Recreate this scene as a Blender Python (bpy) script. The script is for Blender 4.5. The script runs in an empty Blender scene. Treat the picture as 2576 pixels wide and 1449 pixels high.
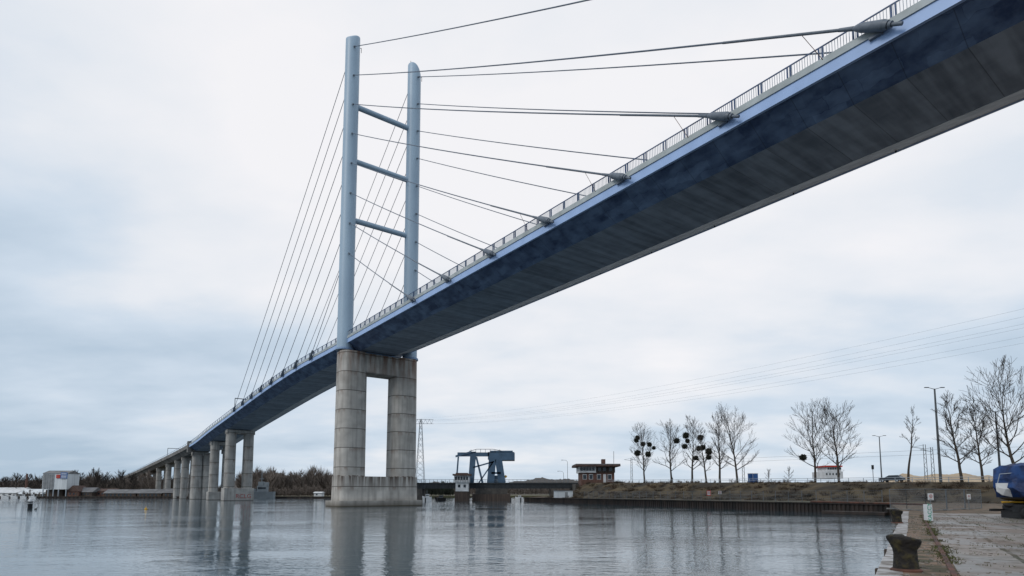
import bpy, bmesh, math, random
from mathutils import Vector, Matrix
random.seed(7)
R=math.radians
F=1430.; TH=R(5.2); CT=math.cos(TH); ST=math.sin(TH); PPY=1240-F*math.tan(TH); CZ=3.4
COL=bpy.context.scene.collection
V=Vector
def tanel(py): return math.tan(TH+math.atan((PPY-py)/F))
def zz(py,Y): return CZ+Y*tanel(py)
def G(px,Y,z):
    d=Y*CT+(z-CZ)*ST
    return V(((px-1288)*d/F,Y,z))
def P(px,py,Y): return G(px,Y,zz(py,Y))
ORG={}
# ---------------------------------------------------------------- materials
def nt(name):
    m=bpy.data.materials.new(name); m.use_nodes=True
    t=m.node_tree; b=t.nodes['Principled BSDF']
    return m,t,b
def mat(name,c1,c2=None,scale=1.,rough=.7,metal=0,bump=0,stretch=(1,1,1),detail=5,lo=.35,hi=.65,spec=.5,rot=0):
    m,t,b=nt(name); L=t.links.new
    b.inputs['Roughness'].default_value=rough; b.inputs['Metallic'].default_value=metal
    b.inputs['Specular IOR Level'].default_value=spec
    if c2 is None: c2=tuple(x*.8 for x in c1)
    tc=t.nodes.new('ShaderNodeTexCoord'); mp=t.nodes.new('ShaderNodeMapping'); mp.inputs['Scale'].default_value=stretch
    mp.inputs['Rotation'].default_value=(0,0,rot)
    n=t.nodes.new('ShaderNodeTexNoise'); n.inputs['Scale'].default_value=scale; n.inputs['Detail'].default_value=detail
    r=t.nodes.new('ShaderNodeValToRGB')
    r.color_ramp.elements[0].position=lo; r.color_ramp.elements[1].position=hi
    r.color_ramp.elements[0].color=(*c2,1); r.color_ramp.elements[1].color=(*c1,1)
    L(tc.outputs['Object'],mp.inputs[0]); L(mp.outputs[0],n.inputs['Vector']); L(n.outputs['Fac'],r.inputs[0]); L(r.outputs[0],b.inputs['Base Color'])
    if bump:
        bp=t.nodes.new('ShaderNodeBump'); bp.inputs['Strength'].default_value=bump; bp.inputs['Distance'].default_value=.1
        L(n.outputs['Fac'],bp.inputs['Height']); L(bp.outputs[0],b.inputs['Normal'])
    return m
def math_node(t,op,a,b=None,clamp=False):
    n=t.nodes.new('ShaderNodeMath'); n.operation=op; n.use_clamp=clamp
    for i,x in enumerate((a,b)):
        if x is None: continue
        if isinstance(x,(int,float)): n.inputs[i].default_value=x
        else: t.links.new(x,n.inputs[i])
    return n.outputs[0]
def mixc(t,f,a,b,mode='MIX'):
    n=t.nodes.new('ShaderNodeMix'); n.data_type='RGBA'; n.blend_type=mode
    if isinstance(f,(int,float)): n.inputs[0].default_value=f
    else: t.links.new(f,n.inputs[0])
    for i,x in ((6,a),(7,b)):
        if isinstance(x,tuple): n.inputs[i].default_value=(*x,1)
        else: t.links.new(x,n.inputs[i])
    return n.outputs[2]
def noise_node(t,vec,scale,detail=4,stretch=(1,1,1)):
    mp=t.nodes.new('ShaderNodeMapping'); mp.inputs['Scale'].default_value=stretch; t.links.new(vec,mp.inputs[0])
    n=t.nodes.new('ShaderNodeTexNoise'); n.inputs['Scale'].default_value=scale; n.inputs['Detail'].default_value=detail
    t.links.new(mp.outputs[0],n.inputs['Vector']); return n.outputs['Fac']
def ramp(t,f,p0,p1):
    n=t.nodes.new('ShaderNodeMapRange'); n.inputs[1].default_value=p0; n.inputs[2].default_value=p1
    n.clamp=True; t.links.new(f,n.inputs[0]); return n.outputs[0]
def concrete(name,c1,c2,joint=4.9,rust=0,rustz=34,rusttop=40,off=0):
    m,t,b=nt(name); L=t.links.new; b.inputs['Roughness'].default_value=.85; b.inputs['Specular IOR Level'].default_value=.25
    tc=t.nodes.new('ShaderNodeTexCoord'); ob=tc.outputs['Object']
    sx=t.nodes.new('ShaderNodeSeparateXYZ'); L(ob,sx.inputs[0]); z=sx.outputs[2]
    a=ramp(t,noise_node(t,ob,.35,6),.3,.7); st=ramp(t,noise_node(t,ob,1.2,4,(1,1,.06)),.46,.70)
    c=mixc(t,a,c2,c1); c=mixc(t,math_node(t,'MULTIPLY',st,.5),c,tuple(x*.5 for x in c2))
    if joint:
        fr=math_node(t,'FRACT',math_node(t,'DIVIDE',math_node(t,'ADD',z,off),joint))
        fl=math_node(t,'FLOOR',math_node(t,'DIVIDE',math_node(t,'ADD',z,off),joint))
        sn=math_node(t,'FRACT',math_node(t,'MULTIPLY',fl,.618))
        c=mixc(t,math_node(t,'MULTIPLY',sn,.24),c,(.16,.155,.145))
        ru=math_node(t,'MULTIPLY',ramp(t,fr,.75,1.0),ramp(t,noise_node(t,ob,.8,6,(1,1,.3)),.48,.60))
        c=mixc(t,math_node(t,'MULTIPLY',ru,.55),c,(.15,.085,.055))
        ln=math_node(t,'LESS_THAN',fr,.045)
        c=mixc(t,math_node(t,'MULTIPLY',ln,.75),c,(.08,.072,.065))
    if rust:
        g=ramp(t,z,rustz,rusttop); rn=ramp(t,noise_node(t,ob,.9,5,(1,1,.15)),.40,.60)
        c=mixc(t,math_node(t,'MULTIPLY',math_node(t,'MULTIPLY',g,rn),rust),c,(.14,.06,.03))
        g2=math_node(t,'SUBTRACT',1,ramp(t,z,0,2.2)); 
        c=mixc(t,math_node(t,'MULTIPLY',g2,.8),c,(.075,.06,.04))
        g3=math_node(t,'MULTIPLY',ramp(t,z,3.6,7.6),math_node(t,'LESS_THAN',z,7.8)); r3=ramp(t,noise_node(t,ob,1.6,4,(1,1,.05)),.42,.58)
        c=mixc(t,math_node(t,'MULTIPLY',math_node(t,'MULTIPLY',g3,r3),.85),c,(.06,.035,.022))
    L(c,b.inputs['Base Color'])
    bp=t.nodes.new('ShaderNodeBump'); bp.inputs['Strength'].default_value=.25; bp.inputs['Distance'].default_value=.05
    L(noise_node(t,ob,3,5),bp.inputs['Height']); L(bp.outputs[0],b.inputs['Normal'])
    return m
ALPHA=math.atan(.7312)
def girder_mat():
    m,t,b=nt('navy_girder_paint'); L=t.links.new; b.inputs['Roughness'].default_value=.5; b.inputs['Specular IOR Level'].default_value=.3
    tc=t.nodes.new('ShaderNodeTexCoord'); mp=t.nodes.new('ShaderNodeMapping'); mp.inputs['Rotation'].default_value=(0,0,-(math.pi/2+ALPHA))
    L(tc.outputs['Object'],mp.inputs[0]); ve=mp.outputs[0]
    br=t.nodes.new('ShaderNodeTexBrick'); br.inputs['Scale'].default_value=1; br.inputs['Brick Width'].default_value=3.1; br.inputs['Row Height'].default_value=1.1
    br.inputs['Mortar Size'].default_value=.03; br.inputs['Bias'].default_value=-.1
    br.inputs['Color1'].default_value=(.05,.05,.05,1); br.inputs['Color2'].default_value=(1,1,1,1); br.inputs['Mortar'].default_value=(.1,.1,.1,1)
    wob=t.nodes.new('ShaderNodeTexNoise'); wob.inputs['Scale'].default_value=.8
    va=t.nodes.new('ShaderNodeVectorMath'); va.operation='ADD'; L(ve,va.inputs[0]); L(wob.outputs['Color'],va.inputs[1]); L(ve,wob.inputs['Vector'])
    L(va.outputs[0],br.inputs['Vector'])
    n1=ramp(t,noise_node(t,ve,.45,8,(1,1.6,1)),.40,.62); n2=ramp(t,noise_node(t,ve,2.4,7,(1,1,1)),.40,.70)
    sp0=t.nodes.new('ShaderNodeSeparateXYZ'); L(ve,sp0.inputs[0])
    jt=math_node(t,'LESS_THAN',math_node(t,'FRACT',math_node(t,'DIVIDE',sp0.outputs[0],4.2)),.018)
    bs=math_node(t,'FRACT',math_node(t,'MULTIPLY',math_node(t,'FLOOR',math_node(t,'DIVIDE',sp0.outputs[0],4.2)),.381))
    stx=ramp(t,noise_node(t,ve,.8,5,(1.4,.14,1)),.40,.62)
    f=math_node(t,'MULTIPLY',math_node(t,'ADD',n1,math_node(t,'MULTIPLY',br.outputs['Color'],.8)),.58,True)
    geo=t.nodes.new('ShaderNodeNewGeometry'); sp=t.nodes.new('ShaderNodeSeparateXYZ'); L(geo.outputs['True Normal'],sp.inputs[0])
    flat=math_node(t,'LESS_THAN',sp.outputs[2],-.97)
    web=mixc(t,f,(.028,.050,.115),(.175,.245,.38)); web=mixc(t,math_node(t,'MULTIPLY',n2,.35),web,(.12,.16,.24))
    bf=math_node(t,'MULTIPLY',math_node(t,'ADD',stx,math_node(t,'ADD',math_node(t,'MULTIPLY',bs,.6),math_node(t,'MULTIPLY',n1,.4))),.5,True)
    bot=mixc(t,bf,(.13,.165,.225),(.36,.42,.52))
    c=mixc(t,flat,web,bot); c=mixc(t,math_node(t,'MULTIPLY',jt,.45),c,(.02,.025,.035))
    L(c,b.inputs['Base Color']); return m
M={}
M['girder']=girder_mat()
M['soffit']=mat('skylit_far_soffit',(.62,.64,.68),(.40,.42,.46),.5,.6,stretch=(1,1,1))  # sky light on the far underside, put into the colour as pale grey
M['fascia']=mat('periwinkle_fascia_paint',(.36,.50,.78),(.31,.44,.70),.5,.4)
M['parapet']=mat('pale_parapet',(.42,.46,.47),(.30,.33,.33),.6,.7)
M['pylon']=mat('pale_blue_pylon_steel',(.36,.47,.57),(.31,.41,.51),.25,.45,stretch=(1,1,.3))
M['pylon2']=mat('blue_steel_collar',(.25,.36,.54),(.20,.30,.46),.4,.5)
M['cable']=mat('grey_cable',(.12,.15,.20),(.09,.115,.155),1,.5)
M['anchor']=mat('anchor_steel',(.14,.165,.20),(.10,.12,.15),2,.5)
M['rail_blue']=mat('blue_rail_paint',(.035,.08,.19),(.025,.06,.14),2,.5)
M['rail_grey']=mat('galvanised_rail',(.36,.40,.45),(.28,.32,.36),2,.5)
M['pier']=concrete('board_marked_pier_concrete',(.60,.565,.52),(.39,.365,.335),4.9,.9,31,40.5)
M['pier2']=concrete('viaduct_pier_concrete',(.46,.445,.42),(.28,.27,.255),6.0)
M['viaduct']=mat('viaduct_deck_concrete',(.21,.20,.19),(.10,.095,.09),.15,.85)
M['asphalt']=mat('asphalt',(.055,.055,.058),(.04,.04,.042),2,.9)
M['bark']=mat('grey_brown_bark',(.070,.058,.046),(.034,.027,.022),3,.95)
M['twig']=mat('dark_twigs',(.052,.042,.036),(.030,.024,.021),2,.95)
M['mistle']=mat('dark_mistletoe',(.016,.020,.010),(.008,.010,.006),2,.95)
M['wood_far']=mat('brown_winter_wood',(.15,.122,.105),(.085,.071,.063),.06,1)
M['hill']=mat('dark_winter_hillside',(.085,.075,.068),(.055,.050,.048),.03,1)
M['evergreen']=mat('dark_evergreen',(.045,.055,.038),(.024,.028,.022),.05,1)
M['grass']=mat('winter_grass',(.082,.082,.036),(.075,.055,.035),.35,.95,bump=.3,lo=.42,hi=.58)
M['bramble']=mat('brown_brambles',(.095,.070,.038),(.034,.027,.018),.22,1,bump=.4,detail=9,lo=.40,hi=.60)
M['scrub']=mat('brown_scrub_stems',(.10,.068,.045),(.045,.034,.023),.12,1,lo=.42,hi=.58)
M['wall_dark']=mat('dark_quay_wall',(.055,.040,.034),(.02,.018,.017),.6,.85,stretch=(1,1,.3))
M['rust']=mat('rusty_steel',(.12,.045,.028),(.045,.026,.02),1.5,.85)
M['gconc']=mat('grey_concrete',(.27,.26,.245),(.16,.155,.145),.8,.85)
M['white']=mat('white_paint',(.68,.69,.70),(.52,.53,.54),.6,.6)
M['offwhite']=mat('weathered_white_cladding',(.66,.69,.71),(.50,.53,.55),.3,.6,stretch=(3,3,.2))
M['greywall']=mat('grey_wall',(.27,.28,.29),(.19,.195,.2),.4,.8)
M['darkstone']=mat('dark_stone',(.085,.078,.07),(.045,.042,.04),.5,.9)
M['black']=mat('black_metal',(.018,.018,.02),(.01,.01,.011),2,.6)
M['glass']=mat('dark_window_glass',(.03,.04,.05),(.015,.02,.028),.5,.15)
M['brick']=mat('red_brown_brick',(.15,.075,.055),(.09,.05,.04),1.2,.9)
M['darkwood']=mat('dark_brown_boards',(.085,.062,.05),(.045,.034,.029),.8,.9,stretch=(2,2,.2))
M['roof']=mat('grey_felt_roof',(.19,.19,.195),(.12,.12,.125),.4,.85)
M['roofred']=mat('brown_tiles',(.10,.06,.048),(.065,.04,.034),.6,.9)
M['teal']=mat('blue_grey_steel_paint',(.060,.115,.185),(.038,.075,.125),.3,.55)
M['teal_d']=mat('dark_steel_girder',(.026,.032,.038),(.014,.018,.022),.5,.7)
M['lattice']=mat('galvanised_lattice',(.16,.18,.20),(.11,.125,.14),1,.6)
M['polegrey']=mat('dark_grey_lamp_pole',(.085,.095,.105),(.06,.068,.075),1,.6)
M['wire']=mat('pale_wire',(.36,.40,.45),(.32,.36,.40),1,.6)
M['sand']=mat('heaped_sand',(.46,.36,.25),(.34,.26,.18),.15,.95)
M['red']=mat('red_paint',(.50,.045,.03),(.40,.035,.025),1,.6)
M['blue']=mat('dark_blue_tarpaulin',(.012,.055,.19),(.004,.018,.075),1.4,.6,bump=1,detail=8,lo=.42,hi=.6)
M['bluebox']=mat('blue_plastic',(.03,.12,.35),None,1,.5)
M['yellow']=mat('yellow_paint',(.62,.36,.03),(.45,.25,.02),1,.5)
M['navygrey']=mat('ship_grey_paint',(.20,.23,.25),(.15,.17,.19),.4,.6)
M['moss']=mat('rusted_mossy_iron',(.058,.046,.016),(.014,.011,.009),6,.9,bump=1,lo=.48,hi=.72,detail=8)
M['green']=mat('green_spray_paint',(.0,.32,.20),None,2,.6)
M['sprayred']=mat('red_spray_paint',(.35,.06,.06),None,2,.6)
M['sprayblk']=mat('black_spray_paint',(.03,.03,.035),None,2,.6)
M['coping']=mat('pale_worn_coping',(.44,.43,.43),(.17,.15,.135),1.8,.8,bump=.6,detail=9,lo=.42,hi=.58)
M['tyre']=mat('black_rubber',(.014,.014,.015),None,3,.85)
M['carpaint']=mat('dark_grey_car_paint',(.035,.04,.05),None,1,.25,.4)
M['cloth']=mat('dark_coat_cloth',(.03,.03,.04),None,3,.9)
M['lampglass']=mat('lamp_lens',(.5,.5,.48),None,1,.3)
M['dirt']=mat('rusty_mossy_dirt',(.19,.125,.085),(.055,.048,.024),1.3,.95,bump=.8,detail=12,lo=.42,hi=.58)
M['weed']=mat('low_weeds',(.07,.085,.02),(.05,.04,.018),2,.95)
M['stone']=mat('loose_grit',(.30,.27,.24),(.10,.085,.07),6,.95)
def slab_mat():
    m,t,b=nt('wet_concrete_slabs'); L=t.links.new
    tc=t.nodes.new('ShaderNodeTexCoord'); ob=tc.outputs['Object']; mp=t.nodes.new('ShaderNodeMapping'); mp.inputs['Rotation'].default_value=(0,0,R(-55)); L(ob,mp.inputs[0])
    wob=t.nodes.new('ShaderNodeTexNoise'); wob.inputs['Scale'].default_value=1.5; wob.inputs['Detail'].default_value=7; L(ob,wob.inputs['Vector'])
    vs=t.nodes.new('ShaderNodeVectorMath'); vs.operation='SCALE'; vs.inputs['Scale'].default_value=.16; L(wob.outputs['Color'],vs.inputs[0])
    va=t.nodes.new('ShaderNodeVectorMath'); va.operation='ADD'; L(mp.outputs[0],va.inputs[0]); L(vs.outputs[0],va.inputs[1])
    br=t.nodes.new('ShaderNodeTexBrick'); br.offset=0; br.inputs['Scale'].default_value=1; br.inputs['Brick Width'].default_value=3.2; br.inputs['Row Height'].default_value=2.1; br.inputs['Mortar Size'].default_value=.07
    br.inputs['Color1'].default_value=(.155,.135,.12,1); br.inputs['Color2'].default_value=(.31,.285,.265,1); br.inputs['Mortar'].default_value=(.035,.036,.015,1)
    L(va.outputs[0],br.inputs['Vector'])
    n=ramp(t,noise_node(t,ob,.55,10),.44,.56); n2=ramp(t,noise_node(t,ob,2.2,9),.52,.62); n3=ramp(t,noise_node(t,ob,.25,6),.47,.60)
    # cracks
    vo=t.nodes.new('ShaderNodeTexVoronoi'); vo.feature='DISTANCE_TO_EDGE'; vo.inputs['Scale'].default_value=.35; L(va.outputs[0],vo.inputs['Vector'])
    ck=math_node(t,'LESS_THAN',vo.outputs['Distance'],.006)
    c=mixc(t,math_node(t,'MULTIPLY',n,.72),br.outputs['Color'],(.090,.075,.062)); c=mixc(t,math_node(t,'MULTIPLY',n2,.65),c,(.055,.045,.024)); c=mixc(t,math_node(t,'MULTIPLY',n3,.40),c,(.15,.09,.06))
    c=mixc(t,math_node(t,'MULTIPLY',ck,.8),c,(.03,.028,.015))
    L(c,b.inputs['Base Color'])
    mr=t.nodes.new('ShaderNodeMapRange'); mr.inputs[3].default_value=.9; mr.inputs[4].default_value=.32; L(n,mr.inputs[0]); L(mr.outputs[0],b.inputs['Roughness'])
    bp=t.nodes.new('ShaderNodeBump'); bp.inputs['Strength'].default_value=.6; bp.inputs['Distance'].default_value=.03
    L(noise_node(t,ob,6,7),bp.inputs['Height']); L(bp.outputs[0],b.inputs['Normal'])
    return m
M['slab']=slab_mat()
def water_mat():
    m,t,b=nt('rippled_harbour_water'); L=t.links.new
    b.inputs['Base Color'].default_value=(.050,.080,.098,1); b.inputs['Roughness'].default_value=.03; b.inputs['IOR'].default_value=1.38
    tc=t.nodes.new('ShaderNodeTexCoord'); ob=tc.outputs['Object']
    a=noise_node(t,ob,.7,2,(.6,1.2,1)); c=noise_node(t,ob,2.6,2,(.6,1.3,1)); d=noise_node(t,ob,.05,3,(.6,1.4,1)); e=noise_node(t,ob,7,2,(.7,1.2,1))
    h=math_node(t,'ADD',math_node(t,'MULTIPLY',a,.34),math_node(t,'ADD',math_node(t,'MULTIPLY',c,.20),math_node(t,'MULTIPLY',e,.045)))
    h=math_node(t,'MULTIPLY',h,math_node(t,'ADD',math_node(t,'MULTIPLY',ramp(t,d,.38,.62),.85),.35))
    bp=t.nodes.new('ShaderNodeBump'); bp.inputs['Strength'].default_value=1; bp.inputs['Distance'].default_value=.13
    L(h,bp.inputs['Height']); L(bp.outputs[0],b.inputs['Normal']); return m
M['water']=water_mat()
# ---------------------------------------------------------------- mesh builder
class MB:
    def __init__(s): s.v=[]; s.f=[]; s.pc=[]
    def add(s,vs,fs):
        s.pc.append((len(s.v),len(s.f)))
        n=len(s.v); s.v+= [V(x) for x in vs]; s.f+=[tuple(i+n for i in f) for f in fs]; return s
    def hexa(s,c,a,b,d):
        c=V(c);a=V(a);b=V(b);d=V(d)
        vs=[c+a*i+b*j+d*k for k in(-1,1) for j in(-1,1) for i in(-1,1)]
        return s.add(vs,[(0,2,3,1),(4,5,7,6),(0,1,5,4),(2,6,7,3),(0,4,6,2),(1,3,7,5)])
    def box(s,x,y,z,sx,sy,sz,rz=0):
        cc,ss=math.cos(rz),math.sin(rz)
        return s.hexa((x,y,z),(cc*sx/2,ss*sx/2,0),(-ss*sy/2,cc*sy/2,0),(0,0,sz/2))
    def pbox(s,px0,px1,py0,py1,Y,dep,z0=None):
        a=G(px0,Y,6);b=G(px1,Y,6); t=zz(py0,Y); bo=zz(py1,Y) if z0 is None else z0
        return s.box((a.x+b.x)/2,Y+dep/2,(t+bo)/2,b.x-a.x,dep,t-bo)
    def tube(s,p0,p1,r0,r1=None,n=8,cap=True):
        p0=V(p0);p1=V(p1); r1=r0 if r1 is None else r1
        d=p1-p0
        if d.length<1e-6: return s
        d.normalize(); u=d.cross(V((0,0,1)))
        if u.length<.05: u=d.cross(V((0,1,0)))
        u.normalize(); w=d.cross(u)
        vs=[]
        for p,r in((p0,r0),(p1,r1)):
            for i in range(n):
                a=2*math.pi*i/n; vs.append(p+u*(r*math.cos(a))+w*(r*math.sin(a)))
        fs=[(i,(i+1)%n,n+(i+1)%n,n+i) for i in range(n)]
        if cap: fs+=[tuple(range(n))[::-1],tuple(range(n,2*n))]
        return s.add(vs,fs)
    def path(s,pts,r,n=6):
        for a,b in zip(pts[:-1],pts[1:]): s.tube(a,b,r,r,n)
        return s
    def loft(s,rings,caps=True):
        n=len(rings[0]); vs=[p for r in rings for p in r]; fs=[]
        for k in range(len(rings)-1):
            for i in range(n):
                j=(i+1)%n; fs.append((k*n+i,k*n+j,(k+1)*n+j,(k+1)*n+i))
        if caps: fs+=[tuple(range(n))[::-1],tuple(range((len(rings)-1)*n,len(rings)*n))]
        return s.add(vs,fs)
    def lathe(s,c,prof,n=20,sx=1,sy=1):
        c=V(c)
        return s.loft([[c+V((r*sx*math.cos(2*math.pi*i/n),r*sy*math.sin(2*math.pi*i/n),z)) for i in range(n)] for r,z in prof])
    def prism(s,poly,z0,z1):
        n=len(poly); return s.add([V((x,y,z0)) for x,y in poly]+[V((x,y,z1)) for x,y in poly],
            [tuple(range(n))[::-1],tuple(range(n,2*n))]+[(i,(i+1)%n,n+(i+1)%n,n+i) for i in range(n)])
    def build(s,name,m,parent=None,at=None,smooth=False,bevel=0,label=None):
        o0=ORG[parent.name] if parent else (V(at) if at is not None else V((0,0,0)))
        me=bpy.data.meshes.new(name); me.from_pydata([v-o0 for v in s.v],[],s.f); me.update()
        bm=bmesh.new(); bm.from_mesh(me); bmesh.ops.recalc_face_normals(bm,faces=bm.faces); bm.to_mesh(me); bm.free()
        if smooth:
            for p in me.polygons: p.use_smooth=True
            try: me.set_sharp_from_angle(angle=R(40))
            except Exception: pass
        me.materials.append(M[m] if isinstance(m,str) else m)
        o=bpy.data.objects.new(name,me); COL.objects.link(o)
        if parent: o.parent=parent
        else: o.location=o0
        ORG[o.name]=o0
        if label: o['label']=label
        if bevel:
            bv=o.modifiers.new('bevel','BEVEL'); bv.width=bevel; bv.segments=2; bv.limit_method='ANGLE'
        return o
    def each(s,name,m,parent,maxn=95,plural=None,**kw):
        pc=s.pc+[(len(s.v),len(s.f))]
        for i in range(min(maxn,len(s.pc))):
            (v0,f0),(v1,f1)=pc[i],pc[i+1]; b=MB(); b.add(s.v[v0:v1],[tuple(k-v0 for k in f) for f in s.f[f0:f1]]); b.build(name,m,parent,**kw)
        if len(s.pc)>maxn:
            v0,f0=pc[maxn]; b=MB(); b.add(s.v[v0:],[tuple(k-v0 for k in f) for f in s.f[f0:]]); o=b.build(plural or name,m,parent,**kw); o['kind']='stuff'
def tag(o,label,cat,group=None):
    o['label']=label; o['category']=cat
    if group: o['group']=group
    return o
def thing(name,label,cat,loc,group=None):
    o=bpy.data.objects.new(name,None); COL.objects.link(o); o.location=loc; ORG[o.name]=V(loc)
    return tag(o,label,cat,group)
def struct(o): o['kind']='structure'; return o
def text(name,body,size,loc,rot,m,parent,ext=.004):
    cu=bpy.data.curves.new('t','FONT'); cu.body=body; cu.size=size; cu.align_x='CENTER'; cu.align_y='CENTER'; cu.extrude=ext
    o=bpy.data.objects.new('t',cu); COL.objects.link(o)
    me=bpy.data.meshes.new_from_object(o.evaluated_get(bpy.context.evaluated_depsgraph_get()))
    bpy.data.objects.remove(o)
    me.transform(Matrix.Translation(V(loc)-ORG[parent.name]) @ rot.to_4x4())
    me.materials.clear(); me.materials.append(M[m])
    q=bpy.data.objects.new(name,me); COL.objects.link(q); q.parent=parent; ORG[q.name]=ORG[parent.name]; return q
FRONT=Matrix.Rotation(R(90),3,'X')
# ---------------------------------------------------------------- camera, world, sun
cam=bpy.data.cameras.new('camera'); co=bpy.data.objects.new('camera',cam); COL.objects.link(co)
co.location=(0,0,CZ); co.rotation_euler=(R(90)+TH,0,0); cam.sensor_width=36; cam.lens=F/2576*36; cam.shift_y=(PPY-724.5)/2576; cam.clip_end=20000; cam.clip_start=.1
bpy.context.scene.camera=co
w=bpy.data.worlds.new('World'); bpy.context.scene.world=w; w.use_nodes=True; t=w.node_tree; t.nodes.clear(); L=t.links.new
out=t.nodes.new('ShaderNodeOutputWorld'); sky=t.nodes.new('ShaderNodeTexSky'); sky.sky_type='NISHITA'; sky.sun_disc=False
b1=t.nodes.new('ShaderNodeBackground'); b1.inputs[1].default_value=.09; L(sky.outputs[0],b1.inputs[0])
tc=t.nodes.new('ShaderNodeTexCoord'); g=tc.outputs['Generated']
sx=t.nodes.new('ShaderNodeSeparateXYZ'); L(g,sx.inputs[0])
zc=math_node(t,'MAXIMUM',sx.outputs[2],0.0)
den=math_node(t,'ADD',zc,.20)
cx=t.nodes.new('ShaderNodeCombineXYZ'); L(math_node(t,'DIVIDE',sx.outputs[0],den),cx.inputs[0]); L(math_node(t,'DIVIDE',sx.outputs[1],den),cx.inputs[1]); cx.inputs[2].default_value=2.3
n1=noise_node(t,cx.outputs[0],.85,7,(1,1,1)); n2=noise_node(t,cx.outputs[0],2.4,8,(.8,1.2,1))
cl=math_node(t,'ADD',math_node(t,'MULTIPLY',ramp(t,n1,.3,.7),.62),math_node(t,'MULTIPLY',ramp(t,n2,.32,.68),.38))
dv=P(1500,420,100)-V((0,0,CZ)); dv.normalize()
dt=t.nodes.new('ShaderNodeVectorMath'); dt.operation='DOT_PRODUCT'; L(g,dt.inputs[0]); dt.inputs[1].default_value=dv
br=ramp(t,dt.outputs['Value'],.60,.99)
el=ramp(t,zc,.02,.50)
f=math_node(t,'ADD',math_node(t,'MULTIPLY',cl,.56),math_node(t,'ADD',math_node(t,'MULTIPLY',br,.40),math_node(t,'MULTIPLY',el,.26)))
f=ramp(t,f,.26,.92)
cr=t.nodes.new('ShaderNodeValToRGB'); e=cr.color_ramp.elements
e[0].position=0; e[0].color=(.44,.56,.69,1); e[1].position=1; e[1].color=(.94,.935,.96,1)
x=cr.color_ramp.elements.new(.42); x.color=(.64,.735,.845,1)
x=cr.color_ramp.elements.new(.70); x.color=(.82,.855,.91,1)
L(f,cr.inputs[0])
b2=t.nodes.new('ShaderNodeBackground'); b2.inputs[1].default_value=1.0; L(cr.outputs[0],b2.inputs[0])
ms=t.nodes.new('ShaderNodeMixShader'); ms.inputs[0].default_value=.95; L(b1.outputs[0],ms.inputs[1]); L(b2.outputs[0],ms.inputs[2]); L(ms.outputs[0],out.inputs[0])
sl=bpy.data.lights.new('sun','SUN'); sl.energy=1.2; sl.angle=R(20); sl.color=(1,.96,.9); so=bpy.data.objects.new('sun',sl); COL.objects.link(so)
sd=V((-.75,-.66,.75)).normalized(); so.rotation_euler=sd.to_track_quat('Z','Y').to_euler()
sky.sun_elevation=math.asin(sd.z); sky.sun_rotation=math.atan2(sd.x,sd.y)
sc=bpy.context.scene; sc.view_settings.view_transform='Standard'; sc.view_settings.look='None'; sc.view_settings.exposure=0
# ---------------------------------------------------------------- water and land
wb=MB(); wb.add([(-6000,-400,0),(6000,-400,0),(6000,9000,0),(-6000,9000,0)],[(0,1,2,3)]); struct(wb.build('water','water'))
A=V((4.9,221)); B=V((58.3,88))
def fl(px,Y): p=G(px,Y,1.3); return (p.x,p.y)
sh=MB(); poly=[fl(-900,350),fl(-200,350),fl(200,352),fl(420,348),fl(520,345),fl(560,352),fl(700,350),fl(830,346),fl(960,355),fl(1060,385),fl(1200,420),fl(1450,440),(900,460),(6000,900),(6000,8900),(-6000,8900),(-6000,800)]
sh.prism(poly,-1,1.3); struct(sh.build('far_shore','grass'))
q=MB(); qe=[(4.9,221),(58.3,88),(33.6,49),(7.7,11.9),(-.6,0),(-25,-35)]
q.prism(qe+[(500,-35),(2500,100),(2500,458),(60,436),(20,300)],-1,1.7); struct(q.build('quay_ground','dirt'))
C1=V((27.4,205)); C2=V((88.6,100)); CD=(C2-C1).normalized(); CN=V((-CD.y,CD.x))
if CN.y<0: CN=-CN
def crest(px,off=0):
    k=(px-1288)/1436.; a=C1+CN*off
    tt=(k*a.y-a.x)/(CD.x-k*CD.y); p=a+CD*tt; s_=(p-C1).dot(CD)
    return V((p.x,p.y,7.0-1.7*s_/121))
em=MB(); N=110; rows=[]
prof=[(-14,-.02),(-11,.06),(-8.5,.24),(-6,.46),(-3.5,.70),(-1.5,.90),(0,1),(6,1),(16,1),(60,1),(240,1)]
rr=random.Random(3)
for i in range(N+1):
    s_=-14+(200+14)*i/N; row=[]
    end=min(1,max(0,(s_+14)/14)) 
    for (o,h) in prof:
        oo=o+(rr.uniform(-.6,.6) if -13<o<-.5 else 0)
        p=C1+CD*s_+CN*oo; top=7.0-1.7*max(s_,0)/121
        z=1.66+(top-1.66)*h*end+(rr.uniform(-.22,.22) if -12<o<-1.6 else 0)
        row.append((p.x,p.y,z))
    rows.append(row)
m_=len(prof)
em.add([p for r_ in rows for p in r_],[(i*m_+j,i*m_+j+1,(i+1)*m_+j+1,(i+1)*m_+j) for i in range(N) for j in range(m_-1)])
struct(em.build('embankment','bramble',smooth=True))
for o0,o1,mm,nm,dz in ((1.5,13,'grass','grass_verge',.05),(5,12,'asphalt','road',.09)):
    k=MB(); vs=[]
    for i in range(21):
        s_=0+200*i/20
        for o in (o0,o1):
            p=C1+CD*s_+CN*o; vs.append((p.x,p.y,7.0-1.7*s_/121+dz))
    k.add(vs,[(2*i,2*i+2,2*i+3,2*i+1) for i in range(20)]); struct(k.build(nm,mm))
wn=V((-(B-A).y,(B-A).x)).normalized()
if wn.x<0: wn=-wn
k=MB(); a0,a1,b1_,b0=A+wn*1.2,A+wn*40,B+(B-A).normalized()*-4+wn*45,B-(B-A).normalized()*4+wn*1.2
k.add([(p.x,p.y,1.704) for p in (a0,a1,b1_,b0)],[(0,1,2,3)]); struct(k.build('terrace_grass','grass'))
bs=MB(); ve=[];fa=[]
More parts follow.
